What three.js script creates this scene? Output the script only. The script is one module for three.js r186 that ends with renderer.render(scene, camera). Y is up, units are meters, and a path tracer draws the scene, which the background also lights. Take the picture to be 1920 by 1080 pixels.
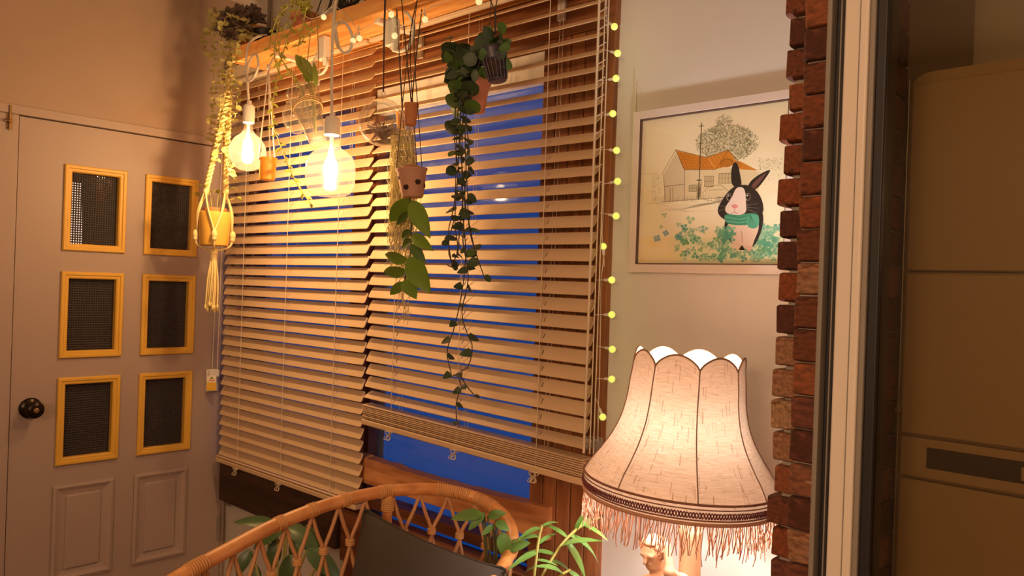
import * as THREE from 'three';
import { RoundedBoxGeometry } from 'three/addons/geometries/RoundedBoxGeometry.js';
import { mergeGeometries, mergeVertices } from 'three/addons/utils/BufferGeometryUtils.js';
import { MarchingCubes } from 'three/addons/objects/MarchingCubes.js';
import { ImprovedNoise } from 'three/addons/math/ImprovedNoise.js';
import { RectAreaLightUniformsLib } from 'three/addons/lights/RectAreaLightUniformsLib.js';

// ---------------------------------------------------------------- camera, sky, large lights, exposure
const scene = new THREE.Scene();
const camera = new THREE.PerspectiveCamera(2 * Math.atan(540 / 1488) * 180 / Math.PI, 1920 / 1080, 0.05, 60);
const D2R = Math.PI / 180;
camera.rotation.order = 'YXZ';
camera.rotation.set(-0.08 * D2R, 43.0 * D2R, 1.97 * D2R);
camera.position.set(3.15, 1.465, 1.653);
camera.updateMatrixWorld(true);
const renderer = new THREE.WebGLRenderer({ antialias: true });
renderer.toneMapping = THREE.LinearToneMapping;
renderer.toneMappingExposure = 0.84;
renderer.shadowMap.enabled = true;
RectAreaLightUniformsLib.init();
scene.background = new THREE.Color().setRGB(0.004, 0.055, 0.25);      // dusk sky outside the windows
const FILL = { color: [1, 0.62, 0.35], ceiling: 10, unseen_sconce: 27 };      // unseen ceiling and wall lamps behind the camera, placed to light the room
const PENDANT = { color: [1, 0.62, 0.30], cd: 0.98 };
const LAMP = { color: [.95, 0.95, 0.97], cd: 1.75 };

// ---------------------------------------------------------------- helpers
let seed = 20240607;
const rnd = () => { seed |= 0; seed = seed + 0x6D2B79F5 | 0; let t = Math.imul(seed ^ seed >>> 15, 1 | seed); t = t + Math.imul(t ^ t >>> 7, 61 | t) ^ t; return ((t ^ t >>> 14) >>> 0) / 4294967296; };
const rr = (a, b) => a + (b - a) * rnd();
const V = (x, y, z) => new THREE.Vector3(x, y, z);
const noise = new ImprovedNoise();
const lerp = (a, b, t) => a + (b - a) * t;
// a point of the place: where the sight line to a spot of the photograph meets the vertical plane z (the hanging things all stand in such planes)
function onZ(px, py, z) {
  const d = V((px - 960) / 1488, -(py - 540) / 1488, -1).applyQuaternion(camera.quaternion);
  return camera.position.clone().addScaledVector(d, (z - camera.position.z) / d.z);
}
function atD(px, py, dist) {
  const d = V((px - 960) / 1488, -(py - 540) / 1488, -1).applyQuaternion(camera.quaternion);
  return camera.position.clone().addScaledVector(d, dist);
}
const taken = {};
function numbered(n) { const k = taken[n] = (taken[n] ?? -1) + 1; return k ? n + '_' + String(k).padStart(3, '0') : n; }
function thing(name, pos, label, category, group) {
  const o = new THREE.Group(); o.name = numbered(name); o.position.copy(pos); scene.add(o);
  o.userData = { label, category }; if (group) o.userData.group = group;
  o.userData.origin = undefined; delete o.userData.origin;
  return o;
}
function struct(name, pos = V(0, 0, 0), label) { const o = new THREE.Group(); o.name = name; o.position.copy(pos); scene.add(o); o.userData = { kind: 'structure' }; if (label) o.userData.label = label; return o; }
function clean(g) {
  if (g.index) g = g.toNonIndexed();
  for (const k of Object.keys(g.attributes)) if (!['position', 'normal', 'uv'].includes(k)) g.deleteAttribute(k);
  if (!g.attributes.uv) g.setAttribute('uv', new THREE.BufferAttribute(new Float32Array(g.attributes.position.count * 2), 2));
  g.morphAttributes = {};
  return g;
}
const merged = gs => { gs = (Array.isArray(gs) ? gs : [gs]).map(clean); return gs.length > 1 ? mergeGeometries(gs) : gs[0]; };
// geometries come in world coordinates; they are moved into the frame of the thing they belong to
function part(name, gs, mat, parent, kind) {
  const g = merged(gs);
  const m = new THREE.Mesh(g, mat); m.castShadow = m.receiveShadow = true;
  if (parent) { let p = parent; const o = V(0, 0, 0); while (p && p !== scene) { o.add(p.position); p = p.parent; } g.translate(-o.x, -o.y, -o.z); m.name = numbered(parent.name + '/' + name).split('/').pop(); parent.add(m); }
  else { m.name = numbered(name); scene.add(m); }
  if (kind) m.userData.kind = kind;
  return m;
}
function single(name, gs, mat, label, category, group) { const g = merged(gs); g.computeBoundingBox(); const b = g.boundingBox; const p = V((b.min.x + b.max.x) / 2, b.min.y, (b.min.z + b.max.z) / 2); g.translate(-p.x, -p.y, -p.z); const m = part(name, g, mat); m.position.copy(p); m.userData = { label, category }; if (group) m.userData.group = group; return m; }
function uvBox(g, s = 1, along) {                                    // uv in metres, by the dominant direction of each face
  g = g.index ? g.toNonIndexed() : g; const p = g.attributes.position, n = g.attributes.normal, uv = new Float32Array(p.count * 2);
  for (let i = 0; i < p.count; i++) {
    const a = [p.getX(i), p.getY(i), p.getZ(i)], ax = [Math.abs(n.getX(i)), Math.abs(n.getY(i)), Math.abs(n.getZ(i))];
    const k = ax.indexOf(Math.max(...ax)); let [u, v] = [0, 1, 2].filter(q => q !== k);
    if (along !== undefined && v === along) [u, v] = [v, u];
    uv[2 * i] = a[u] * s; uv[2 * i + 1] = a[v] * s;
  }
  g.setAttribute('uv', new THREE.BufferAttribute(uv, 2)); return g;
}
function box(x0, x1, y0, y1, z0, z1, r = 0, along) {
  const g = r ? new RoundedBoxGeometry(x1 - x0, y1 - y0, z1 - z0, 2, r) : new THREE.BoxGeometry(x1 - x0, y1 - y0, z1 - z0);
  g.translate((x0 + x1) / 2, (y0 + y1) / 2, (z0 + z1) / 2);
  return uvBox(g, 1, along);
}
function tube(pts, r, seg, rad = 6, closed = false) { const c = new THREE.CatmullRomCurve3(pts, closed, 'centripetal'); return new THREE.TubeGeometry(c, seg ?? Math.max(2, (pts.length - 1) * 5), r, rad, closed); }
function bar(a, b, r, r2 = r, n = 8) {
  const d = b.clone().sub(a), g = new THREE.CylinderGeometry(r2, r, d.length(), n); g.translate(0, d.length() / 2, 0);
  g.applyQuaternion(new THREE.Quaternion().setFromUnitVectors(V(0, 1, 0), d.clone().normalize())); g.translate(a.x, a.y, a.z); return g;
}
function ball(c, r, sx = 1, sy = 1, sz = 1, n = 12) { const g = new THREE.SphereGeometry(r, n, Math.max(6, n * .7 | 0)); g.scale(sx, sy, sz); g.translate(c.x, c.y, c.z); return g; }
function lathe(prof, c, n = 32, tilt) { const g = new THREE.LatheGeometry(prof.map(p => new THREE.Vector2(p[0], p[1])), n); if (tilt) g.applyQuaternion(tilt); g.translate(c.x, c.y, c.z); return g; }
// a leaf: grown from the origin along dir, its face towards up, cupped and bent; width profile given
function leaf(base, dir, up, len, wid, { bend = .25, cup = .25, n = 5, shape = t => Math.sin(Math.PI * Math.min(1, t * .97 + .03)) ** .8, th = 0 } = {}) {
  dir = dir.clone().normalize(); const side = dir.clone().cross(up).normalize(), nor = side.clone().cross(dir).normalize();
  const pos = [], uv = [], idx = []; const M = 4;
  const layer = off => { const s0 = pos.length / 3; for (let i = 0; i <= n; i++) { const t = i / n, w = wid * .5 * shape(t); for (let j = 0; j <= M; j++) { const s = j / M * 2 - 1; const p = base.clone().addScaledVector(dir, len * t).addScaledVector(side, w * s).addScaledVector(nor, -bend * len * t * t + cup * Math.abs(s) * w + off); pos.push(p.x, p.y, p.z); uv.push(s * .5 + .5, t); } } return s0; };
  const fill = (s0, flip) => { for (let i = 0; i < n; i++) for (let j = 0; j < M; j++) { const a = s0 + i * (M + 1) + j, b = a + 1, c = a + M + 1, d = c + 1; flip ? idx.push(a, c, b, b, c, d) : idx.push(a, b, c, b, d, c); } };
  fill(layer(0), false); if (th) fill(layer(-th), true);
  const g = new THREE.BufferGeometry(); g.setAttribute('position', new THREE.Float32BufferAttribute(pos, 3)); g.setAttribute('uv', new THREE.Float32BufferAttribute(uv, 2)); g.setIndex(idx); g.computeVertexNormals(); return g;
}
const rdir = (spread = 1) => V(rr(-1, 1), rr(-1, 1), rr(-1, 1)).normalize().multiplyScalar(spread);

// ---------------------------------------------------------------- textures and materials
function tex(w, h, fn, rep = [1, 1], srgb = true) {
  const d = new Uint8Array(w * h * 4);
  for (let y = 0; y < h; y++) for (let x = 0; x < w; x++) { const c = fn(x / w, y / h), i = (y * w + x) * 4; d[i] = c[0]; d[i + 1] = c[1]; d[i + 2] = c[2]; d[i + 3] = 255; }
  const t = new THREE.DataTexture(d, w, h); t.wrapS = t.wrapT = THREE.RepeatWrapping; t.magFilter = THREE.LinearFilter; t.minFilter = THREE.LinearMipmapLinearFilter; t.generateMipmaps = true; t.repeat.set(...rep);
  if (srgb) t.colorSpace = THREE.SRGBColorSpace; t.needsUpdate = true; return t;
}
const fbm = (x, y, z, o = 4) => { let s = 0, a = 1, f = 1, n = 0; for (let i = 0; i < o; i++) { s += a * noise.noise(x * f, y * f, z + i * 7.3); n += a; a *= .5; f *= 2; } return s / n; };
const tile = (u, v, f, z, o) => { const a = fbm(u * f, v * f, z, o), b = fbm((u - 1) * f, v * f, z, o), c = fbm(u * f, (v - 1) * f, z, o), d = fbm((u - 1) * f, (v - 1) * f, z, o); return lerp(lerp(a, b, u), lerp(c, d, u), v); };
const cl = x => Math.max(0, Math.min(255, x));
const woodTex = (base, dark, z, fx = 3, fy = 26) => tex(512, 512, (u, v) => {
  const w = lerp(fbm(u * fx, v * fy, z, 4), fbm((u - 1) * fx, v * fy, z, 4), u), r = .5 + .5 * Math.sin(v * 44 + w * 9 + 2.5 * fbm(u * 2, v * 3, z + 9, 2) * (1 - Math.abs(2 * u - 1)));
  const k = Math.max(0, Math.min(1, .45 * r + .75 * Math.abs(w) + .12)); return base.map((b, i) => cl(lerp(b, dark[i], k) + 14 * w));
});
const grain = tex(256, 256, (u, v) => { const k = 128 + 90 * tile(u, v, 24, 3, 4); return [k, k, k]; }, [2, 2], false);
const plasterBump = tex(256, 256, (u, v) => { const k = 128 + 80 * tile(u, v, 8, 5, 5); return [k, k, k]; }, [1, 1], false);
const lin = a => new THREE.Color().setRGB(...a);
const mat = (c, rough = .6, extra = {}) => new THREE.MeshPhysicalMaterial({ color: Array.isArray(c) ? lin(c) : new THREE.Color(c), roughness: rough, ...extra });
const mottled = tex(256, 256, (u, v) => { const k = 236 + 30 * tile(u, v, 4, 11, 4); return [cl(k), cl(k), cl(k - 3)]; }, [.7, .7]);
const M = {
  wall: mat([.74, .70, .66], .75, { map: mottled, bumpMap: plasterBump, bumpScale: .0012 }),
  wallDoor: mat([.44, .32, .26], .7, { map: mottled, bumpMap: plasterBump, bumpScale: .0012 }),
  door: mat([.39, .30, .265], .5, { bumpMap: grain, bumpScale: .0003 }),
  yellow: mat([.72, .42, .06], .45),
  knob: mat([.03, .02, .015], .25, { metalness: .8 }),
  brass: mat([.35, .22, .1], .4, { metalness: .8 }),
  steel: mat([.5, .47, .43], .35, { metalness: .9 }),
  darkGlass: mat([.045, .034, .034], .5),
  pane: mat([1, 1, 1], .02, { transmission: 1, thickness: 0, ior: 1.5 }),
  slat: mat([.66, .47, .29], .5),
  cord: mat([.7, .58, .42], .8),
  rail: mat([.72, .62, .48], .5),
  white: mat([.75, .72, .68], .45),
  whiteCord: mat([.7, .66, .6], .7),
  pine: mat([1, 1, 1], .6, { map: woodTex([244, 192, 120], [196, 124, 60], 2), bumpMap: grain, bumpScale: .0004 }),
  board: mat([1, 1, 1], .6, { map: woodTex([172, 112, 66], [98, 54, 28], 5), bumpMap: grain, bumpScale: .0006 }),
  brownWood: mat([1, 1, 1], .55, { map: woodTex([146, 90, 52], [86, 46, 24], 8), bumpMap: grain, bumpScale: .0004 }),
  darkWood: mat([1, 1, 1], .55, { map: woodTex([76, 46, 30], [40, 24, 15], 12) }),
  clear: mat([.9, .9, .88], .03, { transmission: .94, thickness: 0, ior: 1.5 }),
  bulbGlass: mat([1, .93, .82], .15, { transmission: 1, thickness: 0, ior: 1.45 }),
  terracotta: mat([.5, .2, .07], .75, { bumpMap: grain, bumpScale: .0004 }),
  orangePot: mat([.85, .33, .03], .5),
  pinkPot: mat([.62, .25, .15], .7),
  pinkClay: mat([.5, .27, .18], .8, { bumpMap: grain, bumpScale: .0005 }),
  soil: mat([.07, .035, .02], .95),
  hole: mat([.03, .012, .008], .9),
  black: mat([.012, .01, .012], .5),
  netPot: mat([.05, .035, .055], .4),
  wire: mat([.06, .035, .025], .6),
  twine: mat([.42, .26, .12], .9),
  macrame: mat([.8, .64, .3], .95),
  paleLeaf: mat([.56, .52, .2], .6, { transmission: .3, thickness: 0 }),
  limeLeaf: mat([.48, .5, .09], .55, { transmission: .3, thickness: 0 }),
  greenLeaf: mat([.2, .34, .035], .4, { transmission: .3, thickness: 0 }),
  midLeaf: mat([.1, .2, .035], .45, { transmission: .3, thickness: 0 }),
  duskLeaf: mat([.05, .085, .03], .5, { transmission: .25, thickness: 0 }),
  palmLeaf: mat([.14, .29, .05], .45, { transmission: .35, thickness: 0 }),
  rosette: mat([.1, .065, .05], .6),
  stem: mat([.12, .13, .05], .7),
  limeStem: mat([.4, .37, .1], .7),
  darkStem: mat([.05, .045, .025], .7),
  moss: mat([.64, .54, .27], .9),
  air: mat([.32, .2, .15], .8),
  rattan: mat([1, 1, 1], .42, { map: woodTex([226, 160, 92], [176, 108, 50], 20, 4, 8), clearcoat: .25, clearcoatRoughness: .4 }),
  cane: mat([.48, .24, .1], .5),
  wrap: mat([.6, .32, .12], .5),
  cushion: mat([.045, .033, .024], .95, { sheen: .3, sheenRoughness: .6, sheenColor: lin([.2, .13, .08]), bumpMap: grain, bumpScale: .0006 }),
  frame: mat([.66, .56, .5], .4),
  frameDark: mat([.1, .05, .035], .5),
  plasterFigure: mat([.5, .31, .2], .6),
  figureHair: mat([.5, .26, .16], .65),
  gold: mat([.45, .24, .1], .5),
  upvc: mat([.74, .66, .58], .4),
  upvcGrey: mat([.25, .22, .19], .5),
  cabinet: mat([.5, .36, .2], .5),
  cabinetSeam: mat([.05, .03, .02], .6),
  floor: mat([1, 1, 1], .5, { map: woodTex([140, 96, 60], [96, 60, 34], 31) }),
  ceiling: mat([.7, .62, .54], .9),
  hall: mat([.04, .035, .04], .9),  // unlit hall, its darkness put into the colour
};
Object.assign(M, {
  tinted: mat([.5, .47, .5], .02, { transmission: .9, thickness: 0 }),
  hallGlow: mat([.1, .1, .1], .5, { emissive: lin([1, .8, .55]), emissiveIntensity: 9 }),
  mortar: mat([.42, .36, .31], .95, { bumpMap: grain, bumpScale: .001 }),
  doorGlass: mat([.76, .72, .62], .02, { transmission: 1, thickness: 0, ior: 1.5 }),
});
const brickTex = (base, spot, z, amt) => tex(128, 128, (u, v) => { const n = tile(u, v, 7, z, 4), s = tile(u, v, 5, z + 3, 3); const k = Math.max(0, Math.min(1, (s - .12) * amt)); return base.map((b, i) => cl(lerp(b * (.84 + .6 * n), spot[i], k))); });
M.bricks = [[[152, 80, 40], [70, 34, 20], 1, 3], [[124, 68, 40], [50, 26, 18], 2, 5], [[160, 92, 54], [70, 40, 26], 3, 4], [[96, 50, 34], [176, 124, 90], 4, 2.4], [[140, 76, 44], [60, 36, 26], 5, 5]].map(a => mat([1, 1, 1], .85, { map: brickTex(...a), bumpMap: grain, bumpScale: .0015 }));
M.palebricks = [[[176, 128, 96], [110, 58, 36], 6, 5], [[150, 96, 70], [196, 160, 130], 7, 4], [[190, 150, 112], [96, 56, 36], 8, 6], [[128, 74, 56], [90, 56, 46], 9, 4]].map(a => mat([1, 1, 1], .9, { map: brickTex(...a), bumpMap: grain, bumpScale: .0015 }));
Object.assign(M, { yellowPot: mat([.75, .42, .07], .55), moss2: mat([.3, .2, .14], .95), pinkMoss: mat([.42, .2, .11], .95, { bumpMap: grain, bumpScale: .004 }) });
{
  const cv = document.createElement('canvas'); cv.width = cv.height = 512; const g = cv.getContext('2d'); g.fillStyle = '#ece0cc'; g.fillRect(0, 0, 512, 512);
  for (let i = 0; i < 2600; i++) { g.strokeStyle = rnd() < .5 ? 'rgba(255,250,240,.7)' : 'rgba(196,170,140,.45)'; g.lineWidth = rr(.6, 1.8); const x = rr(-20, 512), y = rr(0, 512), l = rr(8, 40); g.beginPath(); g.moveTo(x, y); g.lineTo(x + l, y + rr(-1.5, 1.5)); g.stroke(); }
  for (let i = 0; i < 170; i++) { g.strokeStyle = `rgba(150,112,84,${rr(.35, .8)})`; g.lineWidth = rr(.8, 2.2); const x = rr(0, 512), y = rr(0, 512), l = rr(8, 46); g.beginPath(); g.moveTo(x, y); g.lineTo(x + rr(-1.5, 1.5), y + l); g.stroke(); }
  const t = new THREE.CanvasTexture(cv); t.wrapS = t.wrapT = THREE.RepeatWrapping; t.colorSpace = THREE.SRGBColorSpace; t.repeat.set(1, 1);
  M.shade = mat([.84, .655, .54], 1, { map: t, transmission: .046, thickness: 0 });
}
Object.assign(M, { seam: mat([.3, .18, .11], .8), trim: mat([.5, .26, .17], .8), trimDark: mat([.24, .1, .06], .8), braid: mat([.16, .03, .03], .7), fringe: mat([.62, .34, .23], .7), darkLeaf: mat([.07, .13, .04], .35, { transmission: .2, thickness: 0 }) });
M.windowGlass = mat([.88, .95, 1], .05, { transmission: .95, thickness: 0, ior: 1.5 });
M.limeLeaf2 = mat([.3, .4, .06], .45, { transmission: .35, thickness: 0 });
M.roughBoard = mat([1, 1, 1], .6, { map: woodTex([224, 160, 104], [158, 96, 56], 41), bumpMap: grain, bumpScale: .0006 });
// ---------------------------------------------------------------- the room
const H = 2.62;
{
  const f = struct('floor'); part('floor_slab', box(0, 4.7, -.12, 0, 0, 3.7, 0), M.floor, f);
  const c = struct('ceiling'); part('ceiling_slab', box(-.1, 4.8, H, H + .12, -.15, 3.8), M.ceiling, c);
  // wall with the panelled door (x = 0): pieces round the door opening
  const wl = struct('wall_left');
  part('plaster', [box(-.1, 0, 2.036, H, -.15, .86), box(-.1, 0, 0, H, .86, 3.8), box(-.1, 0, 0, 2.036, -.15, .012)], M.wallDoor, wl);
  const t1 = struct('trim_1');                                        // door casing
  part('header', box(-.08, .012, 2.004, 2.036, .012, .9, .003), M.door, t1);
  part('jamb', box(-.08, .006, 0, 2.004, .817, .9, .003), M.door, t1);
  part('jamb', box(-.08, .006, 0, 2.004, .012, .022, .002), M.door, t1);
  // window wall (z = 0)
  const wb = struct('wall_back');
  part('plaster', [box(0, 1.95, 2.36, H, -.15, 0), box(1.95, 4.7, 0, H, -.15, 0), box(0, .04, .6, 2.36, -.15, 0), box(0, 1.95, 0, .5, -.15, 0), box(.04, .85, .5, .6, -.15, 0)], M.wall, wb);
  // boards of pale grey panelling above the shelf
  for (let i = 0; i < 7; i++) part('board', box(.36 + i * .235, .36 + i * .235 + .231, 2.36, H, 0, .012, .003), M.wall, wb);
  // upright boards right of the window
  for (let i = 0; i < 5; i++) part('board', box(1.715 + i * .048, 1.715 + i * .048 + .0465, .5, 2.14, -.05, .018, .004, 1), M.board, wb);
  for (let i = 0; i < 3; i++) part('board', box(.04, 1.955, 2.14 + i * .075, 2.14 + i * .075 + .0735, -.05, .02, .004, 0), M.board, wb);
  part('panel', box(.86, 1.955, .3, .5, 0, .012, .003, 0), M.brownWood, wb);
  // pipe above the shelf, in the corner
  const tp = struct('trim_2'); part('conduit', bar(V(.25, 2.3, .02), V(.25, H, .02), .008), M.upvcGrey, tp);
  // windows
  const frameOf = (n, x0, x1, y0, y1, m) => {
    const w = struct(n);
    const s = .045;
    part('stile', box(x0, x0 + s, y0, y1, -.1, -.03, .004, 1), m, w); part('stile', box(x1 - s, x1, y0, y1, -.1, -.03, .004, 1), m, w);
    part('head', box(x0 + s, x1 - s, y1 - s, y1, -.1, -.03, .004, 0), m, w); part('sill_rail', box(x0 + s, x1 - s, y0, y0 + s, -.1, -.03, .004, 0), m, w);
    part('pane', box(x0 + s, x1 - s, y0 + s, y1 - s, -.068, -.064), M.windowGlass, w);
    return w;
  };
  frameOf('window_1', .04, .86, .6, 2.14, M.brownWood);
  const w2 = frameOf('window_2', .88, 1.76, .58, 2.175, M.brownWood);
  part('blind_box', box(.92, 1.716, 2.045, 2.13, -.06, -.02, .004), M.white, w2);
  part('mullion', box(.845, .905, .5, 2.14, -.1, .012, .004, 1), M.board, w2);
  // the rough board across the lower part of the right window, and its gap above the sill
  const g = box(.915, 1.80, .795, .885, -.03, .012, 0, 0); { const b = new THREE.BoxGeometry(.885, .09, .042, 40, 4, 2), p = b.attributes.position; for (let i = 0; i < p.count; i++) { const x = p.getX(i), top = p.getY(i) > .04, e = noise.noise(x * 16, 2, 1) * .007 + noise.noise(x * 60, 5, 1) * .003 + .012 * (Math.abs(x) / .44) ** 2 - .008; if (top) p.setY(i, .04 + e); } b.computeVertexNormals(); b.translate(1.3575, .84, .018); part('rough_board', uvBox(b, 1, 0), M.roughBoard, w2); }
  part('lower_rail', box(.905, 1.80, .70, .735, -.06, .004, .004, 0), M.brownWood, w2);
  const s1 = struct('trim_3');                                         // thick dark sill under both windows
  part('sill', box(.02, .86, .535, .70, -.03, .05, .012, 0), M.darkWood, s1);
  part('sill', box(.86, 1.83, .5, .68, -.03, .03, .006, 0), M.brownWood, s1);
  // other walls, behind the camera
  part('plaster', box(4.7, 4.8, 0, H, -.15, 3.8), M.wall, struct('wall_right'));
  part('plaster', box(0, 4.7, 0, H, 3.7, 3.8), M.wall, struct('wall_front'));
  // unseen hall shell beyond the door, near black, keeps sky out of the panes
  const h = struct('wall_unseen_hall'); part('unseen_hall_shell', [box(-1.1, -1.05, 0, H, -.15, 1.6), box(-1.1, -.1, 0, H, 1.55, 1.6), box(-1.1, -.1, 0, H, -.15, -.1), box(-1.1, -.1, H, H + .05, -.15, 1.6), box(-1.1, -.1, -.05, 0, -.15, 1.6)], M.hall, h);
}
// ---------------------------------------------------------------- the panelled door
{
  const d = struct('door_1');
  const L = { z0: .024, z1: .814, y0: .01, y1: 2.0 };
  const rows = [[1.542, 1.854], [1.15, 1.466], [.76, 1.079]], cols = [[.45, .667], [.169, .38]];
  const sh = new THREE.Shape(); sh.moveTo(-L.z0, L.y0); sh.lineTo(-L.z1, L.y0); sh.lineTo(-L.z1, L.y1); sh.lineTo(-L.z0, L.y1); sh.closePath();
  for (const [a, b] of rows) for (const [p, q] of cols) { const h = new THREE.Path(); const i = .018; h.moveTo(-(p + i), a + i); h.lineTo(-(p + i), b - i); h.lineTo(-(q - i), b - i); h.lineTo(-(q - i), a + i); h.closePath(); sh.holes.push(h); }
  const g = new THREE.ExtrudeGeometry(sh, { depth: .036, bevelEnabled: false }); g.rotateY(Math.PI / 2); g.translate(-.037, 0, 0);
  part('leaf', uvBox(g), M.door, d);
  const ringProfile = (z0, z1, y0, y1, w, prof, m, name, parent) => {  // mitred moulding: profile (inset, height) swept round a rectangle
    const pos = [], idx = [], n = prof.length, cs = [[z0, y0, 1, 1], [z1, y0, -1, 1], [z1, y1, -1, -1], [z0, y1, 1, -1]];
    for (const [z, y, sz, sy] of cs) for (const [a, h] of prof) pos.push(h, y + sy * a * w, z + sz * a * w);
    for (let k = 0; k < 4; k++) for (let i = 0; i < n - 1; i++) { const a = k * n + i, b = a + 1, c = ((k + 1) % 4) * n + i, e = c + 1; idx.push(a, b, c, b, e, c); }
    let q = new THREE.BufferGeometry(); q.setAttribute('position', new THREE.Float32BufferAttribute(pos, 3)); q.setIndex(idx); q = q.toNonIndexed(); q.computeVertexNormals(); uvBox(q);
    return part(name, q, m, parent);
  };
  rows.forEach(([a, b], r) => cols.forEach(([p, q], c) => {
    const f = ringProfile(p, q, a, b, .026, [[0, -.002], [0, .007], [.12, .010], [.45, .010], [.55, .006], [.85, .006], [1, .002], [1, -.03]], M.yellow, 'pane_frame', d);
    // patterned glass: a dark sheet with a raised grid of ribs; small clear spots are left between the ribs
    part('pane', box(-.0265, -.024, a + .022, b - .022, p + .022, q - .022), M.tinted, f);
    const ribs = [], nz = 20, ny = 30, z0 = p + .024, z1 = q - .024, y0 = a + .024, y1 = b - .024;
    for (let i = 0; i <= nz; i++) { const z = lerp(z0, z1, i / nz); ribs.push(new THREE.CylinderGeometry(.0026, .0026, y1 - y0, 6).translate(-.0215, (y0 + y1) / 2, z)); }
    for (let j = 0; j <= ny; j++) { const y = lerp(y0, y1, j / ny); ribs.push(new THREE.CylinderGeometry(.0026, .0026, z1 - z0, 6).rotateX(Math.PI / 2).translate(-.0215, y, (z0 + z1) / 2)); }
    part('rib_grid', ribs, M.darkGlass, f, 'stuff');
  }));
  for (const [z0, z1] of [[.46, .671], [.176, .386]]) {
    const p = ringProfile(z0, z1, .335, .688, .04, [[0, -.002], [0, .006], [.25, .009], [.6, .002], [1, -.0015]], M.door, 'raised_panel', d);
    part('panel_field', (() => { const g = new RoundedBoxGeometry(.012, .27, z1 - z0 - .09, 2, .004); g.translate(-.001, .5115, (z0 + z1) / 2); return g; })(), M.door, p);
  }
  const q = new THREE.Quaternion().setFromUnitVectors(V(0, 1, 0), V(1, 0, 0)), kc = V(0, .978, .752);
  const k = part('knob', lathe([[0, 0], [.036, 0], [.037, .004], [.03, .010], [.016, .014], [.013, .03], [.02, .036], [.029, .044], [.0305, .054], [.026, .064], [.014, .068], [0, .068]], kc, 32, q), M.knob, d);
  part('keyhole', lathe([[0, .0675], [.009, .0675], [.009, .071], [.006, .072], [0, .072]], kc, 16, q), M.brass, k);
  part('hinge', [bar(V(.006, .36, .018), V(.006, .46, .018), .006), box(-.002, .002, .36, .46, .014, .04)], M.steel, d);
  // lit tube lamp in the hall, seen through the upper left pane
  const lamp = thing('hall_lamp', V(-.5, 1.5, .47), 'bright tube lamp glowing through the grid of the upper left door pane', 'lamp');
  part('tube', bar(V(-.5, 1.56, .47), V(-.5, 1.84, .468), .036, .026, 12), M.hallGlow, lamp);
  part('cap', [bar(V(-.5, 1.5, .47), V(-.5, 1.56, .47), .038, .038, 12), bar(V(-.5, 1.84, .468), V(-.5, 2.62, .468), .006, .006)], M.black, lamp);
  // small bolt on the casing
  const b = thing('door_bolt', V(.006, 1.95, .845), 'small tarnished bolt on the casing at the top left corner of the grey door', 'bolt');
  part('plate', box(.006, .009, 1.952, 2.022, .838, .856, .001), M.brass, b);
  part('rod', bar(V(.014, 1.945, .847), V(.014, 2.03, .847), .004), M.brass, b);
  part('grip', [ball(V(.02, 1.975, .849), .007), bar(V(.012, 1.975, .84), V(.016, 1.975, .862), .004)], M.brass, b);
}
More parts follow.
